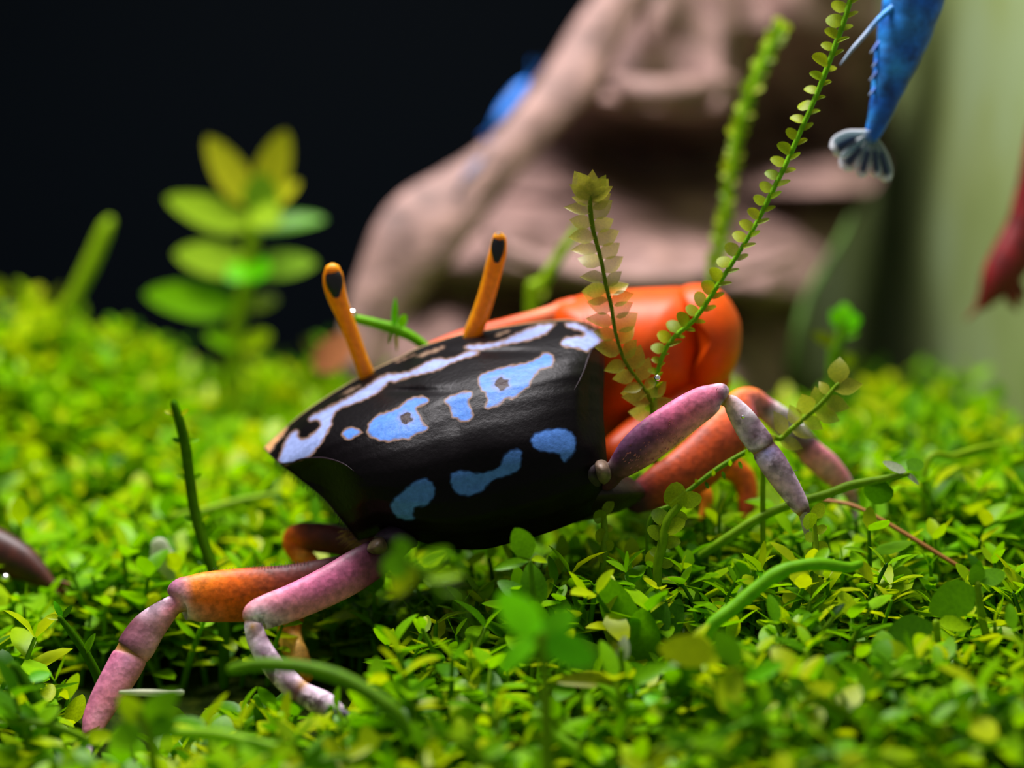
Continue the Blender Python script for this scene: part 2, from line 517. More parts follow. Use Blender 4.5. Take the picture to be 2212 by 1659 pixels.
# ------------------------------------------------------------------ the crab
crab = root('fiddler_crab', P(1000, 1300, 0.3), 'black fiddler crab with pale blue patches, orange eyestalks and one large orange claw', 'crab')
top = [(570, 967), (600, 940), (650, 897), (700, 862), (750, 831), (800, 803), (860, 775), (910, 750), (1000, 722), (1050, 714), (1100, 705), (1150, 698), (1200, 693), (1232, 692), (1265, 698), (1290, 711), (1303, 731)]
bot = [(775, 1168), (805, 1160), (840, 1148), (880, 1160), (920, 1174), (970, 1184), (1040, 1187), (1100, 1174), (1150, 1161), (1200, 1145), (1250, 1125), (1290, 1105), (1318, 1075)]
left = [(570, 967), (585, 984), (612, 1006), (650, 1035), (700, 1076), (735, 1117), (775, 1168)]
right = [(1303, 731), (1306, 790), (1304, 850), (1304, 900), (1308, 950), (1311, 990), (1316, 1030), (1318, 1075)]
def resamp(p, n):
    p = catmull(p, 300)
    d = np.r_[0, np.cumsum(np.linalg.norm(np.diff(p, axis=0), axis=1))]
    s = np.linspace(0, d[-1], n)
    return np.stack([np.interp(s, d, p[:, 0]), np.interp(s, d, p[:, 1])], -1)
NU, NV = 380, 250
T_, B_, L_, R_ = resamp(top, NU), resamp(bot, NU), resamp(left, NV), resamp(right, NV)
u = np.linspace(0, 1, NU)[None, :, None]; vv = np.linspace(0, 1, NV)[:, None, None]
S = (1 - vv) * T_[None] + vv * B_[None] + (1 - u) * L_[:, None] + u * R_[:, None] \
    - ((1 - u) * (1 - vv) * T_[0] + u * (1 - vv) * T_[-1] + (1 - u) * vv * B_[0] + u * vv * B_[-1])
SX, SY = S[..., 0], S[..., 1]
u2, v2 = u[..., 0] + 0 * vv[..., 0], vv[..., 0] + 0 * u[..., 0]
prof = np.interp(v2, np.linspace(0, 1, 41), catmull(np.array([[0, 1.0], [.03, .84], [.08, .66], [.18, .38], [.32, .1], [.5, -.12], [.68, -.27], [.82, -.3], [.92, -.22], [1, 0.0]]), 41)[:, 1]) if False else \
    np.interp(v2, [0, .03, .08, .14, .2, .28, .36, .45, .55, .65, .75, .85, .93, 1], [1.0, .84, .62, .42, .24, .06, -.05, -.14, -.21, -.26, -.285, -.27, -.18, 0.02])
ker = np.ones(9) / 9
prof_line = np.convolve(np.r_[[prof[0, 0]] * 4, prof[:, 0], [prof[-1, 0]] * 4], ker, 'valid')
prof = prof_line[:, None] + 0 * u2
side = np.abs(2 * u2 - 1)
DY = prof + 0.38 * side ** 3 * sstep(0.0, 0.35, v2)
flL = [(560, 1002), (600, 1001), (640, 997), (690, 989), (745, 1003), (790, 1045), (805, 1100), (800, 1185), (770, 1195)]
flR = [(1330, 735), (1302, 742), (1280, 753), (1264, 790), (1247, 832), (1236, 900), (1250, 990), (1335, 1010)]
dl = np.clip(sdf(smooth_closed(flL), SX, SY), 0, None); dr = np.clip(sdf(smooth_closed(flR), SX, SY), 0, None)
DY = DY + 0.15 * (1 - np.exp(-dl / 25)) * (1 - sstep(690, 800, SX)) + 0.12 * (1 - np.exp(-dr / 25)) * sstep(1236, 1275, SX) * (1 - sstep(860, 980, SY))
# grooves and swellings of the back
def gauss(x, y, sx, sy): return np.exp(-((SX - x) / sx) ** 2 - ((SY - y) / sy) ** 2)
DY = DY - 0.05 * gauss(1080, 960, 160, 60) - 0.04 * gauss(880, 1010, 100, 60) + 0.045 * gauss(1060, 760, 90, 9) + 0.04 * gauss(880, 845, 80, 9) + 0.03 * gauss(980, 900, 30, 60)
# colour
Z1 = lambda l: [(540 + x / 2.6976, 480 + y / 2.6976) for x, y in l]
Z5 = lambda l: [(560 + x / 4.74, 900 + y / 4.74) for x, y in l]
WH = C(138, 154, 204)          # whitish front band
LB = MB_ = DB = C(80, 126, 202)   # blue patches, one pigment
CREAM, PEACH = C(170, 155, 128), C(215, 160, 105)
patches = [
 (Z1([(160,1395),(175,1340),(215,1250),(265,1205),(285,1215),(290,1250),(320,1255),(370,1220),(405,1180),(395,1160),(350,1165),(340,1140),(370,1115),(430,1085),(560,1020),(640,975),(720,920),(800,880),(870,875),(940,860),(1010,820),(1080,790),(1150,790),(1220,770),(1270,745),(1300,745),(1345,750),(1320,780),(1250,800),(1170,830),(1090,870),(1000,890),(920,910),(850,935),(810,935),(790,960),(740,1000),(680,1035),(600,1065),(530,1090),(490,1130),(480,1180),(460,1220),(420,1290),(380,1340),(340,1375),(270,1400),(210,1420)]), WH, WH, 965),
 (Z1([(1245,720),(1330,705),(1450,690),(1550,645),(1650,605),(1700,590),(1780,585),(1770,610),(1740,645),(1680,675),(1600,700),(1500,715),(1430,735),(1330,750),(1275,750)]), WH, WH, 800),
 (Z1([(1425,660),(1460,640),(1530,630),(1480,655),(1440,670)]), CREAM, CREAM, 800),
 (Z1([(1830,590),(1890,580),(1970,610),(2040,650),(2060,690),(1990,745),(1960,760),(1900,740),(1830,730),(1805,705),(1830,670),(1900,660),(1945,655),(1920,635),(1860,620)]), WH, WH, 745),
 (Z1([(960,785),(1010,760),(1080,735),(1140,715),(1120,740),(1060,765),(1000,785)]), CREAM, CREAM, 800),
 (Z1([(840,815),(960,768),(930,785),(870,812)]), CREAM, CREAM, 800),
 (Z1([(520,1015),(570,975),(650,950),(600,985),(540,1010)]), CREAM, CREAM, 800),
 (Z1([(70,1305),(150,1235),(220,1185),(205,1235),(150,1300),(120,1345),(95,1335)]), PEACH, PEACH, 800),
 (Z1([(680,1215),(690,1170),(740,1120),(840,1085),(890,1050),(940,1020),(1010,1010),(1045,1030),(1040,1055),(990,1080),(975,1095),(1000,1130),(1010,1165),(1040,1190),(1035,1215),(1000,1230),(960,1245),(930,1270),(870,1270),(800,1285),(720,1265),(685,1240)]), LB, MB_, 940),
 (Z1([(530,1225),(560,1195),(600,1190),(640,1205),(660,1225),(630,1245),(575,1275),(540,1255)]), LB, MB_, 940),
 (Z1([(1130,1050),(1145,1020),(1190,1000),(1260,980),(1295,985),(1300,1010),(1280,1050),(1300,1100),(1300,1140),(1255,1170),(1200,1150),(1170,1130),(1160,1080)]), LB, MB_, 900),
 (Z1([(1325,920),(1340,885),(1420,855),(1520,830),(1620,810),(1680,780),(1710,755),(1760,765),(1775,800),(1765,845),(1730,855),(1690,870),(1650,920),(1630,960),(1580,1000),(1530,1035),(1500,1030),(1450,1070),(1400,1088),(1360,1085),(1375,1040),(1365,1000),(1340,975)]), LB, MB_, 860),
 (Z5([(1340,900),(1390,830),(1500,730),(1620,650),(1700,630),(1770,670),(1800,740),(1790,820),(1740,890),(1680,920),(1620,930),(1590,940),(1580,990),(1590,1040),(1540,1065),(1460,1055),(1390,1020),(1350,960)]), DB, DB, 1100),
 (Z1([(1165,1500),(1180,1460),(1250,1445),(1330,1460),(1420,1440),(1460,1410),(1475,1360),(1520,1330),(1560,1320),(1585,1340),(1580,1410),(1560,1450),(1500,1480),(1430,1500),(1390,1530),(1350,1570),(1280,1595),(1220,1590),(1185,1560)]), DB, DB, 1000),
 (Z1([(1635,1280),(1650,1240),(1720,1210),(1810,1200),(1870,1220),(1900,1270),(1895,1330),(1870,1370),(1830,1400),(1810,1375),(1790,1350),(1720,1340),(1660,1320)]), DB, DB, 1000),
]
BLK = C(9, 6, 8)
col = BLK + 0 * S[..., :1]
jig = 1.6 * np.sin(SX * 0.31 + 1.7 * np.sin(SY * 0.23)) + 1.2 * np.sin(SY * 0.41 + SX * 0.17)
for pi, (poly, c0, c1, ys) in enumerate(patches):
    d = sdf(smooth_closed(poly, 4), SX, SY) + jig * 0.5
    soft = 5.0 if pi >= 12 else 2.0
    m = sstep(-soft * 0.5, soft, d)[..., None]
    fr = sstep(1.5, 8.0 if pi < 12 else 4.0, d)[..., None]
    g = sstep(ys - 40, ys + 60, SY)[..., None]
    inner = c0 * (1 - g) + c1 * g
    edge = (C(120, 95, 78) if pi < 12 else inner * 0.6)
    col = col * (1 - m) + (edge * (1 - fr) + inner * fr) * m
for x, y, rx, ry in ((877, 903, 13, 12), (1083, 829, 15, 13)):
    d = 1 - np.sqrt(((SX - x) / rx) ** 2 + ((SY - y) / ry) ** 2) + 0.08 * jig
    m = sstep(-0.12, 0.12, d)[..., None]
    halo = (sstep(-0.8, 0, d) * 0.45)[..., None]
    col = col * (1 - halo) + C(140, 118, 100) * halo * 0.8 + col * halo * 0.2
    col = col * (1 - m) + C(34, 9, 12) * m
FR = PA(SX, SY, DY)
EDGE = DY
# underside: same rim, bulging away from the viewer
rim = np.minimum(np.minimum(u2, 1 - u2), np.minimum(v2, 1 - v2)) * 2
nu2, nv2 = 48, 34
iu = np.linspace(0, NU - 1, nu2).astype(int); iv = np.linspace(0, NV - 1, nv2).astype(int)
V = list(FR.reshape(-1, 3)); Cc = list(col.reshape(-1, 4)); Fc = []
for j in range(NV - 1):
    for i in range(NU - 1):
        a = j * NU + i
        Fc.append((a, a + NU, a + NU + 1, a + 1))
base = len(V)
for j in iv:
    for i in iu:
        r = rim[j, i]
        yb = DY[j, i] + 0.02 + 1.15 * math.sqrt(max(0, min(1, r * 1.6)))
        # the belly sinks with depth
        V.append(P(SX[j, i] * (1 - 0.12 * r) + 985 * 0.12 * r, SY[j, i], yb)); Cc.append(C(40, 20, 14))
for j in range(nv2 - 1):
    for i in range(nu2 - 1):
        a = base + j * nu2 + i
        Fc.append((a, a + 1, a + nu2 + 1, a + nu2))
carapace = link('carapace', make_mesh('carapace', V, Fc, Cc, M_CRAB), crab)
tag(carapace, 'glossy black carapace with blue and white patches')
def on_back(px, py):
    k = np.argmin((SX - px) ** 2 + (SY - py) ** 2)
    return DY.flat[k]
def ridge(pts, wpx, col_):
    pp = catmull(pts, 40)
    cen = np.array([P(x, y, on_back(x, y) - 0.004) for x, y in pp])
    rad = np.interp(np.linspace(0, 1, 40), [0, .15, .8, 1], [.4, 1, .8, .15]) * wpx * 0.5 * U(0)
    v, f, c = tube_geo(cen, rad, np.tile(col_, (40, 1)), seg=6, cap=1)
    link('marginal_ridge', make_mesh('marginal_ridge', v, f, c, M_CRAB), carapace)
ridge([(606, 1002), (632, 1000), (650, 992), (690, 989), (720, 994), (745, 1004), (765, 1018)], 5, C(40, 30, 36))
ridge([(1296, 745), (1279, 755), (1270, 775), (1263, 797), (1253, 820), (1240, 843)], 5, C(40, 30, 36))
pp = catmull(top, 60); pp = pp[1:-1]
cen = np.array([P(x, y, on_back(x, y)) for x, y in pp])
v, f, c = tube_geo(cen, np.full(len(cen), 3.2 * U(.8) * .5), np.tile(C(190, 165, 120), (len(cen), 1)), seg=6, cap=1)
link('front_rim', make_mesh('front_rim', v, f, c, M_CRAB), carapace)
pp = catmull(left, 40)
cen = np.array([P(x, y, on_back(x, y)) for x, y in pp])
v, f, c = tube_geo(cen, np.full(len(cen), 3.4 * U(.5) * .5), np.tile(C(30, 20, 18), (len(cen), 1)), seg=6, cap=1)
link('side_rim', make_mesh('side_rim', v, f, c, M_CRAB), carapace)

# bristles
def bristles(name, rows, mat, parent, wpx=1.6):
    V, Fc = [], []
    for (x0, y0, Y0), (x1, y1, Y1) in rows:
        a, b_ = P(x0, y0, Y0), P(x1, y1, Y1)
        m_ = (a + b_) / 2 + np.array((0, 0, 0.006))
        t = norm(b_ - a); n1 = norm(np.cross(t, (0, 1, 0))); n2 = np.cross(t, n1)
        k = len(V); r = wpx * 0.5 * U(Y0)
        for p, rr in ((a, r), (m_, r * .8)):
            for q in range(3):
                an = 2 * math.pi * q / 3
                V.append(p + (n1 * math.cos(an) + n2 * math.sin(an)) * rr)
        V.append(b_)
        for q in range(3):
            q2 = (q + 1) % 3
            Fc += [(k + q, k + q2, k + 3 + q2, k + 3 + q), (k + 3 + q, k + 3 + q2, k + 6)]
    return tag(link(name, make_mesh(name, V, Fc, None, mat), parent), kind='stuff')
rows = []
for t in np.linspace(0.12, 0.9, 95):
    x, y = np.array([np.interp(t, np.linspace(0, 1, NV), L_[:, k]) for k in (0, 1)])
    Y0 = on_back(x, y)
    l = random.uniform(14, 26)
    a = random.gauss(0.55, 0.3)
    rows.append(((x, y, Y0), (x - l * math.cos(a) * 0.55 + l * 0.25, y + l * 0.75 + 4 * math.sin(a), Y0 - 0.02)))
bristles('bristle_fringe', rows, M_HAIR, carapace)
rows = []
for t in range(46):
    x = random.uniform(742, 782); y = np.interp(x, [735, 782], [1135, 1185]) + random.uniform(-4, 10)
    rows.append(((x + 6, y, 0.35), (x - random.uniform(8, 26), y + random.uniform(2, 24), 0.3)))
bristles('blond_bristle_fringe', rows, M_HAIRB, carapace, 2.2)
rows = []
for t in range(22):
    x = random.uniform(1262, 1306)
    rows.append(((x, 708 + (x - 1262) * .6, 0.85), (x - random.uniform(4, 18), 680 + random.uniform(-15, 20), 0.75)))
bristles('front_bristle_fringe', rows, M_ROOT, carapace, 1.2)

# eyestalks
OR = C(252, 168, 14)
def eyestalk(pts, Y0, Y1, eye_c, eye_ax, eye_l, eye_w):
    n = len(pts)
    st = []
    for k, (x, y, w_) in enumerate(pts):
        t = k / (n - 1)
        cc = OR
        st.append((x, y, Y0 + (Y1 - Y0) * t, w_, cc))
    s = link('eyestalk', make_mesh('eyestalk', *px_tube(st, 40, seg=20, flat=0.95), M_STALK), crab)
    Ye = Y0 + (Y1 - Y0) * .9
    yy = Ye - eye_w * .5 * U(Ye) * 0.72
    e = link('eye', make_mesh('eye', *px_tube([(eye_c[0] - eye_ax[0] * eye_l * s_, eye_c[1] - eye_ax[1] * eye_l * s_, yy, eye_w * k_) for s_, k_ in ((-.5, .6), (-.28, .95), (.0, 1), (.28, .85), (.5, .55))], 16, seg=16, flat=0.55)[:2], None, M_EYE), s)
    tag(e, 'dark oval eye near the stalk tip')
Q = lambda x, y: (540 + x / 2.6976, 480 + y / 2.6976)
eyestalk([Q(690, 920) + (36,), Q(672, 870) + (35,), Q(635, 770) + (33,), Q(592, 650) + (34,), Q(548, 540) + (36,), Q(512, 450) + (42,), Q(490, 370) + (46,), Q(484, 310) + (43,), Q(482, 285) + (36,)], 0.98, 0.8, Q(492, 348), (-0.12, -1), 50, 37)
eyestalk([Q(1290, 690) + (40,), Q(1305, 630) + (40,), Q(1342, 540) + (39,), Q(1378, 430) + (38,), Q(1408, 320) + (38,), Q(1428, 240) + (39,), Q(1446, 170) + (38,), Q(1452, 110) + (33,), Q(1450, 95) + (28,)], 0.95, 0.8, Q(1444, 150), (0.08, -1), 50, 29)

# the large claw folded across the front, behind the carapace
OC, OCL = C(216, 76, 0), C(232, 146, 104)   # shell, pale finger joint
def clawcol(x, y):
    return OC
claw = link('large_claw', make_mesh('large_claw', *blob_geo([(1190, 662), (1240, 642), (1300, 628), (1370, 624), (1430, 621), (1480, 622), (1525, 650), (1540, 720), (1530, 800), (1490, 862), (1420, 915), (1350, 960), (1305, 980), (1240, 960), (1200, 850), (1180, 740)], (1370, 780), 1.75, 0.62, rings=16, colf=clawcol), M_CLAW), crab)
tag(claw, 'large orange claw held across the front')
link('wrist', make_mesh('wrist', *blob_geo([(1462, 640), (1480, 616), (1530, 614), (1570, 640), (1598, 690), (1601, 740), (1588, 792), (1556, 838), (1510, 862), (1480, 830), (1500, 770), (1490, 700)], (1540, 735), 1.62, 0.42, rings=12, colf=clawcol), M_CLAW), claw)
link('arm', make_mesh('arm', *px_tube([(1545, 820, 1.6, 70, OC), (1480, 880, 1.4, 100, OC), (1400, 940, 1.2, 110, OC), (1330, 985, 1.0, 90, OC)], 24, seg=18), M_CLAW), claw)
link('movable_finger', make_mesh('movable_finger', *px_tube([(1240, 678, 1.62, 74, OC), (1180, 692, 1.6, 56, OC * .5 + OCL * .5), (1100, 714, 1.55, 56, OC), (1000, 742, 1.5, 58, OC), (900, 784, 1.45, 54, OC), (820, 830, 1.4, 46, C(240, 120, 15)), (760, 872, 1.35, 30, C(245, 140, 30)), (730, 900, 1.32, 12, C(245, 150, 40))], 50, seg=16), M_CLAW), claw)
link('fixed_finger', make_mesh('fixed_finger', *px_tube([(1230, 800, 1.7, 90, OC), (1120, 830, 1.65, 70, OC), (1000, 860, 1.6, 56, OC), (880, 890, 1.5, 40, OC), (790, 910, 1.45, 12, OC)], 40, seg=14), M_CLAW), claw)

# walking legs: one continuous shell each, tip as its own piece
def leg(st, tip, n=120, seg=28, flat=0.62, hairs=None, gain=1.5):
    st = [tuple(v if i < 4 else np.minimum(np.asarray(v) * (gain, gain, gain, 1), 1.0) for i, v in enumerate(row)) for row in st]
    o = link('walking_leg', make_mesh('walking_leg', *px_tube(st, n, seg=seg, flat=flat), M_LEG), crab)
    if tip:
        link('leg_tip', make_mesh('leg_tip', *px_tube(tip, 18, seg=12, flat=.8), M_LEG), o)
    if hairs:
        bristles('leg_bristle', hairs, M_HAIR, o, 1.6)
    return o
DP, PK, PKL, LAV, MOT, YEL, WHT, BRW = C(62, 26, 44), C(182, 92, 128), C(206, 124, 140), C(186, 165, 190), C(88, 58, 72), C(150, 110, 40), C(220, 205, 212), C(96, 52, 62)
hr = [((x, np.interp(x, [400, 560, 680], [1243, 1232, 1220]), 0.1), (x + random.uniform(-3, 5), np.interp(x, [400, 560, 680], [1243, 1232, 1220]) - random.uniform(7, 15), 0.1)) for x in np.linspace(430, 665, 34)]
def spot(r_, g_, b_, m_=.85): return C(r_, g_, b_) * (1, 1, 1, 0) + np.array((0, 0, 0, 1 - m_))
LAV = spot(196, 172, 190, .9); WHT = spot(220, 205, 212, .6)
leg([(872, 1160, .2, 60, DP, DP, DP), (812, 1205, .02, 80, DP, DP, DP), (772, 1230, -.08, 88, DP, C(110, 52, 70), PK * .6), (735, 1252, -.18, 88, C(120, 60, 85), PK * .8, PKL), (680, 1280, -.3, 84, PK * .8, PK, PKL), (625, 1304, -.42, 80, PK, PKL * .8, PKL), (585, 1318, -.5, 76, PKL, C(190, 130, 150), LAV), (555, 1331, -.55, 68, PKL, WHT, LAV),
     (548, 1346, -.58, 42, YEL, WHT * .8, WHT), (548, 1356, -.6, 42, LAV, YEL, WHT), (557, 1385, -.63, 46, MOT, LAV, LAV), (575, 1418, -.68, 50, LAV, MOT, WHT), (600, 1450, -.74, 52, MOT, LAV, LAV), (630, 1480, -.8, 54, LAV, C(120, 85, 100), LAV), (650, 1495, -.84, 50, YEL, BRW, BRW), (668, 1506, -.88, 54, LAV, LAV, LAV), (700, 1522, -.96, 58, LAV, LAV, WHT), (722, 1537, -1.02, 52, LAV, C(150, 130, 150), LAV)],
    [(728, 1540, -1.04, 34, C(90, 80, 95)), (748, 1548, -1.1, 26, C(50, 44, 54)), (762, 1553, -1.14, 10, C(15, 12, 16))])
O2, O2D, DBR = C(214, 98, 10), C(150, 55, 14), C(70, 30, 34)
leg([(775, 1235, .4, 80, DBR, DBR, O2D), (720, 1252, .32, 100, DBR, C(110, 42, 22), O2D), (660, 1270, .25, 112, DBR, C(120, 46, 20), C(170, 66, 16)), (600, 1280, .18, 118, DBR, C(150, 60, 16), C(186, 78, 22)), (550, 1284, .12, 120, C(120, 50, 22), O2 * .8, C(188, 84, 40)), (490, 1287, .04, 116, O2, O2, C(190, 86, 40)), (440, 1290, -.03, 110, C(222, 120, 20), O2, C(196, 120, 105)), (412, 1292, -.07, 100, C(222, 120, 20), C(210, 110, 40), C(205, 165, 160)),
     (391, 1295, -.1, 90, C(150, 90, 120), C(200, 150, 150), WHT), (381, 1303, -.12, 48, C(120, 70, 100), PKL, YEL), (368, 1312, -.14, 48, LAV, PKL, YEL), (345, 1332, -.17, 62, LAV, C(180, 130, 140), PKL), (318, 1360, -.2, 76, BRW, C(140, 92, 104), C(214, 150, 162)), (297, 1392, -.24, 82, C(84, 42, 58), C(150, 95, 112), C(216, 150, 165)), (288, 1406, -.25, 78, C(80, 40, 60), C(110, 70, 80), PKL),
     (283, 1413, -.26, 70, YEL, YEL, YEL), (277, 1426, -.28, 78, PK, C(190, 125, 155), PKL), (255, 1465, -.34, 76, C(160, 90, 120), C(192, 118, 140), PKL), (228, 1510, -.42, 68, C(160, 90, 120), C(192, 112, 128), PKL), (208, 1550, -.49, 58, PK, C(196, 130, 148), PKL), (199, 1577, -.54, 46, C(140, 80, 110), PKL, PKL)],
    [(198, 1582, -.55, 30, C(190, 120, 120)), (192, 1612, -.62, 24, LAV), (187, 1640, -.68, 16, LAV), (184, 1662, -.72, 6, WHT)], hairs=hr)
D3, O3 = C(66, 28, 12), C(205, 100, 10)
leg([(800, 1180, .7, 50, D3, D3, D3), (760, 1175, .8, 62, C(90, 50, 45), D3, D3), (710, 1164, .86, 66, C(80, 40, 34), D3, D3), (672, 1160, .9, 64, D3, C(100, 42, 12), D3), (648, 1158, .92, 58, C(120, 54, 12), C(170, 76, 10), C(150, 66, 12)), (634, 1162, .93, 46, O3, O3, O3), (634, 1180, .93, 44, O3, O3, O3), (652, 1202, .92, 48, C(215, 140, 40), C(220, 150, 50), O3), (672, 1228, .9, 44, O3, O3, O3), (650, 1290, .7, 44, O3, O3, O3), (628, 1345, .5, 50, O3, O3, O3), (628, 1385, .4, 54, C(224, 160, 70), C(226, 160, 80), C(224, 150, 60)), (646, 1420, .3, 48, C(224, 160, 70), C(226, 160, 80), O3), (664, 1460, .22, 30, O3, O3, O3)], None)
R1a, R1b = C(72, 40, 66), C(196, 96, 112)
hr = [((x, y, 0.0), (x + dx, y + dy, -0.02)) for x, y, dx, dy in ((1545, 848, 7, -12), (1735, 1090, 14, -3), (1728, 1078, 12, -6), (1712, 1020, 14, -4), (1690, 1040, -8, 8), (1722, 1098, -10, 12), (1738, 1100, 16, 2), (1702, 1085, -10, 6), (1738, 1070, 10, -4))]
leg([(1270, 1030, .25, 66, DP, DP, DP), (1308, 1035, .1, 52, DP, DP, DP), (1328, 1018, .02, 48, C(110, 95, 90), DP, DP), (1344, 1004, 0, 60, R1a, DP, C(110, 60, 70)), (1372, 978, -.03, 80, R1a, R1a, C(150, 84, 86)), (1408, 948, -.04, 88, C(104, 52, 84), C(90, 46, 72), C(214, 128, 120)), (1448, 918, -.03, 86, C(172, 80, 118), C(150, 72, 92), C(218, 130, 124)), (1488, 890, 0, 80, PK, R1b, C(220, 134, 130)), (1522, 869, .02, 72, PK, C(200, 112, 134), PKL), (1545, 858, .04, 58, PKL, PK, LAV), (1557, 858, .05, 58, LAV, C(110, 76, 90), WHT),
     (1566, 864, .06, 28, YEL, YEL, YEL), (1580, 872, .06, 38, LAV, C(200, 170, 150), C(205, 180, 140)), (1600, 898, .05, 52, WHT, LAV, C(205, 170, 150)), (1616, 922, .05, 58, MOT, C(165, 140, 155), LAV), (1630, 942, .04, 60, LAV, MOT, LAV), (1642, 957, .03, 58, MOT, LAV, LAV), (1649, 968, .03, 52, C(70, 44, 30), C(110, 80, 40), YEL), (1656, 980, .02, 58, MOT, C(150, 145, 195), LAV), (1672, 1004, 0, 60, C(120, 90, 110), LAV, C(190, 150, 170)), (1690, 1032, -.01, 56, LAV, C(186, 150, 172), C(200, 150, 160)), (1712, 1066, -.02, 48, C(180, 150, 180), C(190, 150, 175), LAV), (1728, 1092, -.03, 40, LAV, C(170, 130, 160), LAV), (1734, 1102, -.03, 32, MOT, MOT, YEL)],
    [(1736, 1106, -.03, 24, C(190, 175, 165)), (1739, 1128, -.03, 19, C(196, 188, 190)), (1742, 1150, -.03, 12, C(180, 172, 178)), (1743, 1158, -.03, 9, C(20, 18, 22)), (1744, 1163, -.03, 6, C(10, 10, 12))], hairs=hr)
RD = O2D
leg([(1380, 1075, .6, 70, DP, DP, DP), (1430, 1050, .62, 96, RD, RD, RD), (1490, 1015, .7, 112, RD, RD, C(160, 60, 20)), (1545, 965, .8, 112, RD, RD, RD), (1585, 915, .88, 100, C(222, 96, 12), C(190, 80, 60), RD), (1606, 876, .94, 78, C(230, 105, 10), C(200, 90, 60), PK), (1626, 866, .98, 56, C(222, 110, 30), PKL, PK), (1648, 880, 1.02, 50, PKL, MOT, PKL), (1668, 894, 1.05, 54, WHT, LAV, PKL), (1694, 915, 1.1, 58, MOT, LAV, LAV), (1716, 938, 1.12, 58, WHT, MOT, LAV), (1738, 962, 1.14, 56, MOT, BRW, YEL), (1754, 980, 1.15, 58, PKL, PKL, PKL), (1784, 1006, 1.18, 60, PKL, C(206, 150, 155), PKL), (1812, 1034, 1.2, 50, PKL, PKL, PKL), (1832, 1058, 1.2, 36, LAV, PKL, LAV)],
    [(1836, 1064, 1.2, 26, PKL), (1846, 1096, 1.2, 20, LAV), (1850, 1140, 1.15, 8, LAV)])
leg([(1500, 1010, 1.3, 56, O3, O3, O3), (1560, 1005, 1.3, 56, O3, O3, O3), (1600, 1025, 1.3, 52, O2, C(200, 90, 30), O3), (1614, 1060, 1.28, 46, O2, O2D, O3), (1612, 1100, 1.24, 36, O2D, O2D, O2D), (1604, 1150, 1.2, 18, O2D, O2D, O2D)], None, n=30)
link('small_claw', make_mesh('small_claw', *px_tube([(1430, 1020, 1.1, 40, O3), (1490, 1040, 1.05, 40, O3), (1522, 1066, 1.0, 34, C(226, 120, 20)), (1524, 1096, .98, 26, C(226, 130, 30)), (1512, 1122, .95, 10, C(226, 130, 30))], 24, seg=12), M_CLAW), crab)
legs = [o for o in crab.children if o.name.startswith('walking_leg')]
hb_rows = []
for t in np.linspace(0, 1, 60):
    x = 1350 + 190 * t; y = np.interp(x, [1345, 1400, 1450, 1500, 1540], [985, 922, 885, 858, 842])
    hb_rows.append(((x, y, .02), (x - 4, y - random.uniform(4, 8), .02)))
bristles('leg_bristle', hb_rows, M_HAIR, legs[3], 1.2)
# pale scale flecks on the dark thigh
V, Fc = [], []
for k in range(70):
    t = random.random() ** 1.2; s0 = random.uniform(-.75, .85)
    x = 1352 + 110 * t + s0 * 18; y = 1000 - 78 * t + s0 * 30
    Y0 = -.03 - 84 * .5 * U(0) * .62 * math.sqrt(max(0, 1 - s0 * s0)) - .012
    a0 = random.uniform(-1.2, -.4); l = random.uniform(5, 9)
    p0, p1 = P(x - l * .5 * math.cos(a0), y - l * .5 * math.sin(a0), Y0), P(x + l * .5 * math.cos(a0), y + l * .5 * math.sin(a0), Y0)
    n1 = norm(np.cross(p1 - p0, (0, 1, 0))) * 1.1 * U(0)
    k0 = len(V); mid = (p0 + p1) / 2 + np.array((0, -.008, 0))
    V += [p0, mid + n1, p1, mid - n1]; Fc += [(k0, k0 + 1, k0 + 2), (k0, k0 + 2, k0 + 3)]
tag(link('scale_flecks', make_mesh('scale_flecks', V, Fc, np.tile(C(190, 120, 110), (len(V), 1)), M_CRAB), legs[3]), kind='stuff')
# belly and leg sockets
link('underbelly', make_mesh('underbelly', *blob_geo([(1150, 1060), (1240, 1010), (1300, 1000), (1350, 1025), (1388, 1052), (1390, 1075), (1340, 1104), (1250, 1128), (1150, 1140)], (1260, 1070), .5, .45, colf=lambda x, y: C(30, 18, 12)), M_LEG), crab)
for poly, c0, Y0, cl in (([(1243, 1010), (1262, 988), (1290, 990), (1306, 1010), (1300, 1050), (1276, 1062), (1250, 1050)], (1275, 1025), .12, C(52, 38, 46)),
                         ([(1282, 1000), (1300, 992), (1316, 1004), (1322, 1030), (1306, 1046), (1288, 1034)], (1302, 1018), .06, C(120, 100, 84)),
                         ([(808, 1160), (835, 1138), (868, 1134), (895, 1152), (900, 1180), (862, 1188), (825, 1184)], (855, 1164), .1, C(58, 44, 62)),
                         ([(790, 1190), (805, 1165), (830, 1160), (838, 1185), (815, 1200)], (814, 1182), .02, C(110, 92, 70))):
    link('leg_socket', make_mesh('leg_socket', *blob_geo(poly, c0, Y0, .2, rings=8, colf=lambda x, y, cl=cl: cl), M_LEG), crab)

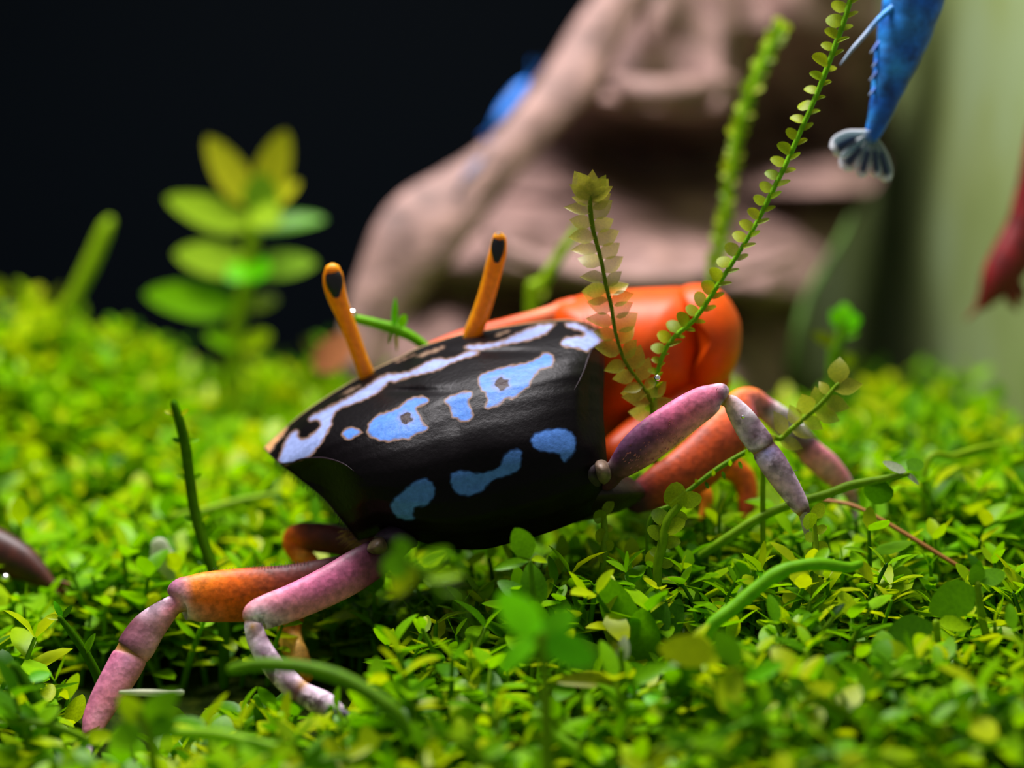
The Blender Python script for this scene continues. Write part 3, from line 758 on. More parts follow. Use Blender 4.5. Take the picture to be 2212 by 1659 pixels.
# ------------------------------------------------------------------ shrimps
def fan_blade(base, tip, wpx, Y, parent, c_in, c_mark, c_rim, curl=0.0):
    a, b_ = P(*base, Y), P(*tip, Y + curl)
    t = b_ - a; n1 = norm(np.cross(t, (0, 1, 0))); W = wpx * U(Y) * .5
    n, m = 14, 9
    V, Cc, Fc = [], [], []
    for s_ in (-1, 1):
        for j in range(n):
            q = j / (n - 1)
            wd = W * (0.25 + 0.75 * sstep(0, .6, np.array(q))) * math.sqrt(max(0.02, 1 - max(0, (q - .72) / .3) ** 2))
            for i in range(m):
                h = 2 * i / (m - 1) - 1
                V.append(a + t * q + n1 * wd * h + np.array((0, s_ * 0.008 - 0.04 * (1 - h * h), 0)))
                e = max(abs(h), (q - .5) * 2 if q > .5 else 0)
                c_ = c_mark if abs(h) < .45 and .45 < q < .85 else (c_rim if e > .8 else c_in)
                al = .85 if c_ is c_mark else (.6 if c_ is c_rim else .3)
                Cc.append(np.r_[c_[:3], al])
    for s_ in range(2):
        o_ = s_ * n * m
        for j in range(n - 1):
            for i in range(m - 1):
                k = o_ + j * m + i
                Fc.append((k, k + m, k + m + 1, k + 1) if s_ else (k, k + 1, k + m + 1, k + m))
    link('fan_blade', make_mesh('fan_blade', V, Fc, Cc, M_FAN), parent)
BL, BLL = C(10, 96, 200), C(50, 150, 230)
BLD = BL
bs = root('blue_shrimp', P(1925, 170, 1.2), 'large bright blue shrimp hanging tail down beside the pale side glass', 'shrimp')
st = [(1883, 296, 1.2, 30, BL, BL, BLD), (1896, 262, 1.2, 44, BLL, BL, BLD), (1908, 225, 1.2, 56, BL, BL, BLD), (1918, 190, 1.2, 68, BLL, BL, BLD), (1930, 150, 1.2, 84, BL, BLL, BLD), (1944, 105, 1.2, 100, BLL, BL, BLD), (1958, 55, 1.2, 114, BL, BLL, BLD), (1972, 5, 1.2, 122, BLL, BL, BLD), (1990, -60, 1.2, 128, BL, BLL, BLD), (2012, -130, 1.2, 130, BL, BL, BLD), (2040, -200, 1.15, 118, BL, BL, BLD), (2066, -260, 1.1, 80, BL, BL, BLD), (2084, -310, 1.05, 30, BL, BL, BLD)]
v, f, c = px_tube(st, 110, seg=26, flat=.8)
ring = np.repeat(np.arange(len(v) // 26), 26)
cenl = np.array([v[ring == k].mean(0) for k in range(len(v) // 26)])
k = 1 + 0.045 * np.abs(np.sin(ring * 0.26))
v = cenl[ring] + (v - cenl[ring]) * k[:, None]
body = link('body', make_mesh('body', v, f, c, M_SHRIMP), bs)
FI, FM, FRm = C(110, 140, 150), C(10, 40, 75), C(205, 208, 215)
tf = bs
for tip, w_, cu in (((1796, 326), 54, 0), ((1820, 366), 46, .05), ((1858, 384), 34, .02), ((1892, 384), 30, .05), ((1918, 392), 38, .1)):
    fan_blade((1884, 282), tip, w_, 1.2, tf, FI, FM, FRm, cu)
GH = C(150, 170, 195)
link('swimming_leg', make_mesh('swimming_leg', *px_tube([(1930, 15, 1.1, 16, BLL), (1898, 42, 1.05, 12, BLL), (1868, 76, 1.0, 9, GH), (1840, 108, .96, 8, GH), (1815, 140, .95, 3, GH)], 22, seg=8), M_SHRIMP), bs)
for x, y, l in ((1886, 168, 18), (1884, 200, 16), (1890, 140, 14), (1886, 110, 14)):
    link('swimming_leg', make_mesh('swimming_leg', *px_tube([(x + 18, y - 22, 1.18, 14, BL), (x + 4, y - 4, 1.15, 10, BL), (x - l * .4, y + l * .3, 1.14, 3, GH)], 10, seg=8), M_SHRIMP), bs)

RS = RSD = C(112, 14, 18)
rs = root('red_shrimp', P(2180, 560, 4.4), 'dark crimson shrimp swimming in front of the pale green side glass', 'shrimp')
link('body', make_mesh('body', *px_tube([(2118, 655, 4.4, 22, RS, RSD, RSD), (2140, 630, 4.4, 56, RS, RSD, RSD), (2165, 590, 4.4, 84, RS, RSD, RSD), (2195, 540, 4.4, 92, RS, RSD, RSD), (2215, 480, 4.4, 76, RS, RS, RSD), (2230, 420, 4.4, 74, RS, RS, RSD), (2246, 350, 4.4, 76, RS, RS, RSD), (2258, 280, 4.4, 74, RS, RS, RSD), (2262, 220, 4.4, 50, RS, RS, RSD), (2262, 180, 4.4, 16, RS, RS, RSD)], 70, seg=22, flat=.8), M_SHRIMP), rs)
for a_, b_, w_ in (((2130, 645), (2088, 690), 12), ((2140, 650), (2108, 668), 20), ((2180, 630), (2196, 668), 26), ((2196, 610), (2214, 650), 24)):
    link('tail_blade', make_mesh('tail_blade', *px_tube([(a_[0], a_[1], 4.4, w_, RSD), ((a_[0] + b_[0]) / 2, (a_[1] + b_[1]) / 2, 4.4, w_ * 1.05, C(130, 40, 30)), (b_[0], b_[1], 4.4, w_ * .4, C(150, 80, 50))], 12, seg=10, flat=.4), M_SHRIMP), rs)
BR_ = BRD = C(70, 28, 14)
ls = root('brown_shrimp', P(30, 1240, 1.2), 'dark reddish brown shrimp half sunk in the green carpet', 'shrimp')
link('body', make_mesh('body', *px_tube([(-120, 1150, 1.4, 40, BR_, BRD, BRD), (-70, 1165, 1.35, 90, BR_, BRD, BRD), (-10, 1190, 1.3, 100, BR_, BRD, BRD), (40, 1212, 1.25, 84, BR_, BRD, BRD), (80, 1238, 1.2, 56, BR_, BRD, BRD), (110, 1262, 1.15, 24, BR_, BR_, BRD)], 50, seg=20, flat=.8), M_SHRIMP), ls)
for b_ in ((150, 1262), (146, 1280), (128, 1288)):
    link('tail_blade', make_mesh('tail_blade', *px_tube([(104, 1258, 1.15, 12, BR_), ((104 + b_[0]) / 2, (1258 + b_[1]) / 2, 1.13, 16, BR_), (b_[0], b_[1], 1.1, 6, C(150, 80, 50))], 10, seg=8, flat=.4), M_SHRIMP), ls)
def small_shrimp(st, c1, c2, label, loc):
    r_ = root('blue_shrimp', P(*loc), label, 'shrimp')
    link('body', make_mesh('body', *px_tube([s + (c1, c1, c1) for s in st], 40, seg=16, flat=.8), M_SHRIMP), r_)
    x, y, Y, w_ = st[0]
    dx, dy = st[0][0] - st[1][0], st[0][1] - st[1][1]
    for s_ in (-.5, 0, .5):
        link('tail_blade', make_mesh('tail_blade', *px_tube([(x, y, Y, w_ * .7, c2), (x + dx * .5 - dy * s_ * .5, y + dy * .5 + dx * s_ * .5, Y, w_ * .7, c2), (x + dx - dy * s_, y + dy + dx * s_, Y, w_ * .3, c2)], 8, seg=8, flat=.4), M_SHRIMP), r_)
    x, y, Y, w_ = st[-1]
    for s_ in (-6, 6):
        link('antenna', make_mesh('antenna', *px_tube([(x, y, Y, 4, c1), (x + 14 + s_, y - 22, Y - .1, 3, c1), (x + 20 + 2 * s_, y - 44, Y - .1, 1.5, c1)], 8, seg=6), M_SHRIMP), r_)
small_shrimp([(1060, 282, 6.55, 10), (1072, 264, 6.5, 22), (1090, 240, 6.55, 32), (1110, 214, 6.6, 36), (1128, 190, 6.65, 28), (1140, 172, 6.7, 10)], C(20, 120, 225), C(10, 90, 190), 'vivid blue shrimp climbing the bare diagonal branch', (1100, 230, 6.6))
small_shrimp([(992, 412, 6.1, 7), (1000, 396, 6.05, 14), (1014, 378, 6.05, 22), (1030, 358, 6.1, 22), (1044, 342, 6.15, 8)], C(96, 100, 130), C(70, 78, 110), 'dull grey-blue shrimp lower down the diagonal branch', (1020, 375, 6.1))

# ------------------------------------------------------------------ leaves
def leaf_mesh(name, mat, ratio=0.55, fold=0.16, droop=0.12, point=1.0, n=6, val=0.5, serr=0):
    """unit leaf along +x, base at origin, upper face +z; both width halves folded up"""
    V, Fc = [], []
    for j in range(n + 1):
        q = 1 - (1 - j / n) ** 1.5
        wd = 0.5 * ratio * (math.sin(math.pi * min(1, q ** 0.85 * 0.98 + 0.02)) ** (0.6 * point)) if q < 1 else 0.0
        if j == 0: wd = 0.06 * ratio
        z = -droop * q * q
        if j == n:
            V.append((q, 0, z))
        else:
            V += [(q, -wd, z + fold * wd * 2 * .5), (q, 0, z), (q, wd, z + fold * wd * 2 * .5)]
    for j in range(n - 1):
        a = j * 3
        Fc += [(a, a + 3, a + 4, a + 1), (a + 1, a + 4, a + 5, a + 2)]
    a = (n - 1) * 3
    Fc += [(a, a + 3, a + 1), (a + 1, a + 3, a + 2)]
    return np.array(V, float), Fc
def leaf_variants(mat, tagn, **kw):
    out = []
    for fold, droop, ratio in ((.25, .12, .52), (.1, -.1, .58), (.35, .25, .48), (.05, .3, .6)):
        v, f = leaf_mesh('leaf', mat, ratio=ratio * kw.get('wide', 1), fold=fold, droop=droop, point=kw.get('point', 1.0), n=kw.get('n', 6))
        out.append(make_mesh(tagn, v, f, None, mat))
    return out
def leaf_matrix(base, tip, up=(0, -0.5, 0.85), wscale=1.0):
    base, tip = np.asarray(base, float), np.asarray(tip, float)
    x = tip - base; L = np.linalg.norm(x); x = x / L
    y = np.cross(np.asarray(up, float), x)
    if np.linalg.norm(y) < 1e-3: y = np.cross((1, 0, 0.2), x)
    y = norm(y); z = np.cross(x, y)
    M = np.eye(4); M[:3, 0] = x * L; M[:3, 1] = y * L * wscale; M[:3, 2] = z * L; M[:3, 3] = base
    return Matrix([[float(a) for a in r_] for r_ in M])
LV = {k: leaf_variants(m, 'leaf') for k, m in dict(carpet=M_LEAF, deep=M_DEEP, lime=M_LIME, olive=M_OLIVE, tall=M_TALL, tally=M_TALLY, tallt=M_TALLT, pale=M_PALE).items()}
MV = {k: leaf_variants(m, 'leaflet', wide=1.5 if k == 'moss' else 1.25, point=.75 if k == 'moss' else 1.7, n=6) for k, m in dict(moss=M_MOSS, mossp=M_MOSSP).items()}
def put_leaf(me, M, parent, name='leaf'):
    o = bpy.data.objects.new(name, me)
    COL.objects.link(o)
    o.parent = parent
    if parent.get('_root'):
        o.matrix_parent_inverse = Matrix.Translation(-Vector(parent.location))
    o.matrix_basis = M
    return o
def hero_leaf(parent, b_, t_, wpx, Y0, Y1, kind, var=None, up=(0, -0.75, 0.65)):
    A, B = P(*b_, Y0), P(*t_, Y1)
    L = np.linalg.norm(B - A)
    i = random.randrange(4) if var is None else var
    ratio = (.52, .58, .48, .6)[i]
    return put_leaf(LV[kind][i], leaf_matrix(A, B, up, wpx * U((Y0 + Y1) / 2) / (L * ratio)), parent)
def stem(parent, pts, mat, n=24, name='stem', seg=8):
    return link(name, make_mesh(name, *px_tube(pts, n, seg=seg, flat=1.0, cap=2)[:2], None, mat), parent)
def ground_root(name, px, py, Y, label, cat, group=None):
    p = P(px, py, Y)
    return root(name, (p[0], p[1], min(float(p[2]), float(gz(p[0], p[1])) + 0.0)), label, cat, group)
def to_ground(px, py, Y, w_):
    """one more station that carries a stem down into the soil below this pixel"""
    p = P(px, py, Y); z = float(gz(p[0], p[1])) - 0.05
    if p[2] <= z: return None
    q = proj(np.array((p[0] + 0.03, p[1] + 0.05, z)))
    return (float(q[0]), float(q[1]), Y + 0.05, w_)

# hero stems lying in the carpet: (name, stations, material, label, category, leaves)
def lying(name, pts, mat, label, leaves=(), cat='plant stem', ground=True, nodes=0):
    r_ = root(name, P(pts[0][0], pts[0][1], pts[0][2]), label, cat)
    pts = list(pts)
    if ground:
        g = to_ground(*pts[0])
        if g: pts = [g] + pts
    stem(r_, pts, mat, 36, seg=10)
    if nodes:
        for k in range(nodes):
            q = catmull([p for p in pts], nodes * 6 + 1)[k * 6 + 3]
            x, y, Y, w_ = q
            for s_ in (-1, 1):
                hero_leaf(r_, (x + s_ * w_ * .3, y), (x + s_ * (w_ * .5 + 16), y - 10), 14, Y, Y - .02, 'carpet')
    for lf in leaves:
        hero_leaf(r_, *lf)
    return r_
lying('creeping_stem', [(1522, 1380, -.95, 30), (1590, 1310, -.9, 32), (1655, 1255, -.86, 32), (1680, 1240, -.85, 36), (1710, 1226, -.84, 28), (1770, 1218, -.8, 28), (1830, 1226, -.75, 24), (1858, 1218, -.7, 16)], M_STEMB, 'thick bright green jointed stem rising towards the pale leg tip',
      [((1850, 1215), (1895, 1250), 34, -.7, -.7, 'carpet'), ((1655, 1252), (1636, 1236), 12, -.86, -.88, 'lime'), ((1760, 1220), (1790, 1180), 26, -.8, -.7, 'carpet')])
lying('creeping_stem', [(1480, 1240, .5, 18), (1590, 1150, .4, 22), (1680, 1100, .35, 20), (1785, 1068, .3, 20), (1840, 1048, .3, 20), (1900, 1036, .3, 17), (1960, 1024, .28, 11)], M_STEM, 'green stem crossing behind the tapering pink leg tip',
      [((1905, 1036), (1890, 1092), 66, .3, .35, 'deep'), ((1955, 1022), (1992, 1042), 16, .28, .3, 'pale'), ((1958, 1020), (1905, 1000), 24, .28, .3, 'pale'), ((1962, 1015), (1996, 985), 36, .3, .4, 'deep')])
lying('creeping_stem', [(1400, 1140, .2, 8), (1450, 1090, .2, 10), (1500, 1050, .22, 10), (1545, 1016, .24, 11), (1590, 988, .26, 11), (1650, 955, .28, 9)], M_STEM, 'thin yellow-green stem leaning against the purple leg underside',
      [*[((1470 + 18 * i, 1073 - 11 * i), (1470 + 18 * i + (6 if i % 2 else -2), 1073 - 11 * i + (17 if i % 2 else -15)), 9, .22, .2, 'carpet') for i in range(9)]])
lying('creeping_stem', [(500, 1446, -1.75, 24), (560, 1436, -1.8, 30), (640, 1440, -1.85, 32), (720, 1458, -1.9, 34), (790, 1492, -1.95, 34), (850, 1535, -2.0, 34), (880, 1580, -2.0, 30)], M_STEM, 'arched green stem crossing before the lavender leg', ground=False)
lying('creeping_stem', [(330, 1578, -1.9, 20), (400, 1584, -1.95, 28), (470, 1588, -2.0, 30), (540, 1604, -2.05, 28), (610, 1618, -2.1, 24)], M_STEMB, 'short level bright stem at the foot of the longest pink leg', ground=False)
lying('creeping_stem', [(1150, 1560, -1.7, 26), (1200, 1592, -1.75, 30), (1250, 1625, -1.8, 30), (1300, 1670, -1.85, 28)], M_STEMB, 'stout stem sloping down below the clover-like sprig')
lying('creeping_stem', [(130, 1335, -.2, 12), (160, 1375, -.18, 17), (190, 1420, -.15, 20), (215, 1475, -.12, 22), (225, 1540, -.1, 22)], M_STEMD, 'dark leaning stem with a tuft of tiny leaves beside the longest pink leg',
      [((132, 1336), (100, 1330), 16, -.18, -.2, 'carpet'), ((134, 1334), (160, 1308), 16, -.18, -.2, 'carpet'), ((134, 1334), (118, 1300), 14, -.18, -.2, 'lime'), ((185, 1412), (200, 1370), 18, -.18, -.2, 'carpet')], ground=False)
lying('creeping_stem', [(30, 1440, -1.1, 26), (70, 1500, -1.1, 32), (110, 1560, -1.1, 36), (130, 1620, -1.05, 34)], M_STEMD, 'thick dark stem beneath the glass-bright droplet leaf',
      [((60, 1480), (-10, 1440), 50, -1.1, -1.2, 'carpet'), ((60, 1470), (110, 1450), 30, -1.1, -1.0, 'lime')], ground=False)
lying('creeping_stem', [(2000, 1010, 1.4, 12), (2060, 985, 1.5, 14), (2120, 968, 1.6, 14), (2170, 958, 1.7, 8)], M_STEM, 'slender blurred shoot reaching towards the side glass')
lying('creeping_stem', [(1950, 1240, .5, 26), (2030, 1200, .7, 24), (2100, 1170, .9, 24), (2160, 1140, 1.1, 18)], M_STEMB, 'pale green blurred stem above the brown runner')
lying('brown_runner', [(1780, 1080, .75, 8), (1850, 1095, .6, 9), (1950, 1150, .45, 10), (2040, 1205, .3, 10), (2110, 1246, .2, 8)], M_ROOT, 'thin brown runner lying across the green carpet', cat='root', ground=False)
lying('brown_runner', [(1840, 1400, -.75, 12), (1920, 1420, -.8, 14), (2010, 1440, -.85, 14), (2120, 1455, -.9, 10)], M_ROOT, 'dark brown dead stalk under the two round leaves', cat='root', ground=False)
lying('bare_stem', [(376, 872, .75, 16), (388, 910, .75, 21), (400, 960, .75, 23), (408, 1020, .73, 24), (418, 1090, .7, 24), (436, 1160, .66, 25), (462, 1235, .6, 26), (478, 1300, .55, 26), (484, 1400, .5, 24), (484, 1480, .5, 22)], M_STEMD, 'upright dark stem stripped to leaf stubs beside the orange-brown leg', cat='plant stem', nodes=7, ground=False)
lying('pale_stalk', [(260, 1495, -.8, 8), (300, 1496, -.8, 15), (350, 1497, -.82, 16), (392, 1496, -.85, 14)], M_PALE, 'pale yellowish broken stalk resting behind the longest pink leg', ground=False)
lying('pale_stalk', [(310, 1132, 2.0, 12), (370, 1118, 2.0, 18), (440, 1104, 2.0, 18), (520, 1082, 2.1, 18), (620, 1064, 2.2, 14)], M_STEM, 'long pale blurred stalk lying behind the bare stem', ground=False)
r_ = root('withered_leaf', P(370, 1240, 1.0), 'curled whitish withered leaf behind the orange-brown leg', 'leaf')
link('blade', make_mesh('blade', *px_tube([(345, 1180, 1.0, 40), (352, 1205, 1.0, 52), (370, 1232, 1.0, 40), (398, 1262, 1.0, 26), (420, 1290, 1.0, 16)], 20, seg=12, flat=.5)[:2], None, M_PALE), r_)
# stem by the eye with its bubble
r_ = lying('green_shoot', [(960, 790, 1.15, 20), (905, 738, 1.15, 21), (860, 714, 1.15, 25), (815, 700, 1.13, 22), (775, 690, 1.12, 20)], M_STEMB, 'bright green cut shoot poking up between the two eyestalks', cat='plant stem', ground=False,
           leaves=[((852, 712), (853, 645), 14, 1.13, 1.1, 'lime'), ((862, 706), (880, 680), 26, 1.13, 1.1, 'lime'), ((848, 716), (840, 742), 9, 1.13, 1.1, 'carpet'), ((856, 716), (858, 760), 7, 1.13, 1.1, 'carpet')])
def bubble(px, py, Y, rpx, mat, label):
    c_ = P(px, py, Y); r = rpx * U(Y)
    V, Fc = [], []
    n, m = 14, 9
    for j in range(1, m):
        a = math.pi * j / m
        for i in range(n):
            b_ = 2 * math.pi * i / n
            V.append(c_ + r * np.array((math.sin(a) * math.cos(b_), math.sin(a) * math.sin(b_), math.cos(a))))
    V += [c_ + (0, 0, r), c_ - (0, 0, r)]
    for j in range(m - 2):
        for i in range(n):
            Fc.append((j * n + i, (j + 1) * n + i, (j + 1) * n + (i + 1) % n, j * n + (i + 1) % n))
    for i in range(n):
        Fc.append((len(V) - 2, i, (i + 1) % n)); Fc.append((len(V) - 1, (m - 2) * n + (i + 1) % n, (m - 2) * n + i))
    tag(link('bubble_or_glint', make_mesh('bubble_or_glint', V, Fc, None, mat)), label, 'bubble')
bubble(762, 677, 1.08, 9, M_BUB, 'bright silvery air bubble on the end of the cut shoot')
bubble(1420, 816, -.12, 7, M_BUB, 'tiny glinting air bubble where two moss strands meet')
bubble(1605, 900, -.14, 4.5, M_BUB, 'tiny silvery bubble on the mottled lavender leg')
bubble(68, 1572, -1.3, 10, M_BUB, 'blue-white glinting droplet among leaves by the longest leg')
bubble(12, 1248, .75, 9, M_BUB, 'silvery bead standing in for the highlight on the brown shrimp')  # bead added to stand in for the white-blue highlight on the shrimp

# moss strands
def strand(name, pts, mat_stem, kind, label, nleaf, L, group=None, pale=0.0, spread=1.0, tipfan=False, first=1, ground=True, onesided=False):
    r_ = ground_root(name, pts[0][0], pts[0][1], pts[0][2], label, 'moss strand', group)
    g = to_ground(*pts[0]) if ground else None
    stem(r_, ([g] if g else []) + list(pts), mat_stem, 60, seg=8)
    q = catmull(pts, nleaf)
    for k in range(first, nleaf):
        x, y, Y, w_ = q[k]
        dx, dy = (q[k] - q[k - 1])[:2]
        d = math.hypot(dx, dy); dx, dy = dx / d, dy / d
        s_ = 1 if k % 2 else -1
        nxv, nyv = -dy * s_, dx * s_
        l = L * random.uniform(.8, 1.2) * (0.75 + .25 * min(1, k / 4)) * (1 if k < nleaf - 3 else .9)
        f_ = random.uniform(.25, .75) if k < nleaf - 2 else 1.3
        ex, ey = x + (nxv * spread + dx * f_) * l, y + (nyv * spread + dy * f_) * l
        Y1 = Y + random.uniform(-.09, .06)
        slim = random.uniform(.85, 1.15)
        if onesided:
            l = L * random.uniform(.85, 1.1) * (.6 if k < first + 12 else 1)
            if s_ > 0: ex, ey, slim = x + nxv * l * .55 + dx * l * .7, y + nyv * l * .55 + dy * l * .7, .42
            else: ex, ey = x + nxv * l * .95 + dx * l * .15, y + nyv * l * .95 + dy * l * .15
            if nxv * s_ == 0: pass
        A, B = P(x, y, Y - 0.01), P(ex, ey, Y1)
        me = MV[kind][random.randrange(4)]
        up = norm(np.array((random.uniform(-.3, .3), -.8, .4)))
        put_leaf(me, leaf_matrix(A, B, up, slim), r_, 'leaflet')
    if tipfan:
        x, y, Y, w_ = q[-1]
        for a in (-60, -25, 5, 35, 65):
            A = P(x, y + 8, Y); B = P(x + L * 1.1 * math.sin(math.radians(a)), y - L * 1.2 * math.cos(math.radians(a)), Y - .05)
            put_leaf(MV[kind][random.randrange(4)], leaf_matrix(A, B, (0, -.9, .3), .8), r_, 'leaflet')
strand('moss_strand', [(1416, 1160, 1.25, 7), (1416, 1060, 1.15, 8), (1414, 985, .95, 9), (1411, 925, .5, 9), (1405, 865, .3, 9), (1385, 830, .3, 8), (1350, 780, .3, 8), (1330, 720, .3, 8), (1320, 660, .3, 9), (1310, 620, .3, 9), (1298, 560, .3, 9), (1282, 500, .3, 10), (1275, 450, .3, 11), (1276, 425, .3, 7)], M_OLIVE, 'mossp', 'moss strand with pointed see-through leaflets standing before the orange claw', 54, 46, tipfan=True, first=13, ground=False)
strand('moss_strand', [(1420, 1160, 1.3, 8), (1420, 1060, 1.2, 9), (1418, 985, 1.0, 10), (1415, 925, .55, 10), (1416, 850, .35, 10), (1424, 790, .34, 10), (1450, 735, .34, 10), (1500, 690, .34, 11), (1545, 625, .34, 11), (1590, 555, .34, 10), (1630, 490, .35, 10), (1665, 420, .36, 11), (1700, 350, .38, 11), (1735, 270, .4, 11), (1770, 190, .42, 11), (1800, 110, .44, 12), (1825, 40, .46, 12), (1845, -30, .48, 11), (1850, -60, .48, 6)], M_STEMB, 'moss', 'tall leaning moss strand with rounded leaflets reaching up beside the blue shrimp', 92, 36, spread=.9, first=16, ground=False, onesided=True)
strand('moss_strand', [(1535, 640, 3.4, 12), (1550, 560, 3.4, 14), (1565, 470, 3.4, 16), (1580, 370, 3.4, 18), (1595, 280, 3.4, 20), (1625, 190, 3.4, 22), (1660, 110, 3.4, 22), (1688, 60, 3.4, 14)], M_STEMB, 'moss', 'blurred upright moss strand in front of the dark wood hollow', 70, 20)
strand('moss_strand', [(1150, 660, 4.0, 30), (1165, 625, 4.0, 28), (1195, 575, 4.0, 24), (1225, 530, 4.0, 20), (1245, 500, 4.0, 12)], M_STEM, 'moss', 'short blurred green strand before the wood ledge', 16, 14)
strand('moss_strand', [(1650, 985, .35, 12), (1690, 945, .35, 12), (1735, 905, .35, 12), (1775, 870, .35, 12), (1810, 830, .35, 10)], M_STEM, 'mossp', 'faint translucent moss strand rising past the two lavender legs', 15, 44)
strand('moss_strand', [(1300, 1260, .0, 16), (1306, 1200, .0, 18), (1306, 1150, .05, 16), (1304, 1110, .1, 12)], M_STEM, 'moss', 'short upright moss strand under the crab belly', 8, 22)
strand('moss_strand', [(1420, 1240, -.2, 20), (1430, 1180, -.2, 22), (1440, 1130, -.2, 20), (1470, 1085, -.2, 18)], M_STEM, 'moss', 'thick moss strand below the red-brown leg', 10, 34)
strand('moss_strand', [(1760, 1320, -.3, 16), (1760, 1250, -.25, 16), (1762, 1180, -.2, 14), (1758, 1120, -.15, 10)], M_STEM, 'moss', 'upright green strand next to the pale leg tip', 12, 24)

# oval-leaf sprigs in focus and in front
def sprig(name, label, stems, leaves, mat=M_STEM, cat='plant sprig'):
    x, y, Y, w_ = stems[0][0]
    r_ = ground_root(name, x, y, Y, label, cat)
    for s_ in stems:
        g = to_ground(*s_[0])
        stem(r_, ([g] if g else []) + list(s_), mat, 20)
    for lf in leaves: hero_leaf(r_, *lf)
    return r_
FACE = (0, -0.95, 0.3)
sprig('oval_leaf_sprig', 'cluster of large matt deep green oval leaves standing under the crab body', [[(1392, 1500, -.6, 16), (1390, 1440, -.6, 18), (1385, 1400, -.6, 14)]],
      [((1372, 1398), (1300, 1240), 80, -.6, -.6, 'deep', 1, FACE), ((1402, 1400), (1422, 1272), 78, -.58, -.5, 'deep', 3, FACE), ((1385, 1460), (1386, 1308), 88, -.64, -.66, 'deep', 1, FACE), ((1330, 1470), (1210, 1370), 90, -.68, -.75, 'deep', 3, (0, -.7, .7)), ((1440, 1390), (1470, 1290), 46, -.5, -.4, 'deep', 0, FACE)])
sprig('oval_leaf_sprig', 'upright sprig with a round dotted leaf against the black carapace', [[(1165, 1340, -.7, 14), (1152, 1290, -.7, 14), (1146, 1215, -.7, 10)]],
      [((1146, 1205), (1110, 1140), 54, -.7, -.7, 'deep', 1, FACE), ((1160, 1312), (1146, 1222), 60, -.68, -.7, 'deep', 3, FACE), ((1140, 1212), (1068, 1226), 26, -.7, -.8, 'carpet', 0), ((1148, 1210), (1188, 1206), 22, -.7, -.6, 'carpet', 2), ((1140, 1300), (1075, 1250), 40, -.7, -.6, 'deep', 0)])
sprig('clover_sprig', 'blurred bright lime clover-like sprig of four leaves standing in front', [[(1180, 1560, -2.55, 30), (1178, 1470, -2.555, 26), (1168, 1375, -2.6, 22)]],
      [((1165, 1372), (1074, 1278), 80, -2.6, -2.65, 'lime', 1, FACE), ((1172, 1378), (1286, 1432), 76, -2.6, -2.65, 'lime', 1, FACE), ((1172, 1368), (1244, 1318), 58, -2.6, -2.55, 'lime', 3, FACE), ((1160, 1382), (1064, 1440), 60, -2.6, -2.6, 'lime', 3, (0, -.6, .8)), ((1168, 1375), (1150, 1330), 30, -2.6, -2.5, 'lime', 0, FACE)])
sprig('white_tipped_sprig', 'small sprig with a white folded tip below the deep green oval leaves', [[(1352, 1570, -1.3, 26), (1346, 1510, -1.3, 24), (1342, 1440, -1.3, 16), (1342, 1405, -1.3, 12)]],
      [((1342, 1430), (1350, 1376), 30, -1.3, -1.3, 'pale', 2, FACE), ((1340, 1432), (1328, 1388), 26, -1.3, -1.32, 'olive', 2, FACE), ((1338, 1480), (1200, 1458), 40, -1.3, -1.4, 'olive', 2), ((1348, 1480), (1445, 1430), 44, -1.3, -1.3, 'carpet', 0), ((1350, 1490), (1400, 1500), 30, -1.3, -1.2, 'lime', 0)])
sprig('oval_leaf_sprig', 'sprig with one broad yellow-green leaf turned up beside the stout sloping stem', [[(1285, 1690, -1.5, 22), (1282, 1640, -1.5, 22), (1284, 1620, -1.5, 14)]],
      [((1284, 1640), (1372, 1528), 70, -1.5, -1.5, 'carpet', 1, FACE), ((1284, 1640), (1220, 1560), 44, -1.5, -1.4, 'deep', 0)])
sprig('oval_leaf_sprig', 'thick-stemmed sprig with smooth drooping leaves right of the white tip', [[(1430, 1640, -1.6, 36), (1432, 1570, -1.6, 36), (1440, 1500, -1.6, 26)]],
      [((1436, 1500), (1510, 1440), 66, -1.6, -1.7, 'carpet', 1, FACE), ((1430, 1600), (1350, 1640), 70, -1.6, -1.9, 'carpet', 3), ((1436, 1590), (1530, 1600), 60, -1.6, -1.8, 'carpet', 1), ((1440, 1530), (1390, 1500), 34, -1.6, -1.5, 'lime', 0)])
sprig('olive_leaf_sprig', 'blurred sprig with one broad level leaf beside the thick jointed stem', [[(1640, 1560, -2.0, 14), (1610, 1480, -2.0, 14), (1550, 1412, -2.0, 10)]],
      [((1548, 1412), (1425, 1398), 74, -2.0, -2.0, 'carpet', 3, FACE), ((1600, 1440), (1540, 1360), 60, -2.0, -2.0, 'deep', 1, FACE), ((1610, 1470), (1690, 1430), 40, -2.0, -2.1, 'lime', 0), ((1590, 1440), (1560, 1540), 60, -2.0, -2.2, 'carpet', 1, FACE)])
sprig('oval_leaf_sprig', 'pair of broad round leaves over the dark brown dead stalk', [[(2140, 1420, -.7, 16), (2120, 1330, -.72, 18), (2112, 1262, -.72, 14)], [(2030, 1430, -.8, 14), (2022, 1345, -.8, 16)]],
      [((2108, 1272), (2016, 1318), 84, -.72, -.8, 'carpet', 3, FACE), ((2014, 1348), (1906, 1402), 88, -.8, -.9, 'deep', 1, FACE), ((2116, 1262), (2100, 1220), 44, -.7, -.7, 'deep', 1), ((2120, 1258), (2170, 1230), 44, -.7, -.7, 'deep', 3), ((2024, 1346), (2100, 1350), 40, -.8, -.8, 'carpet', 0)])
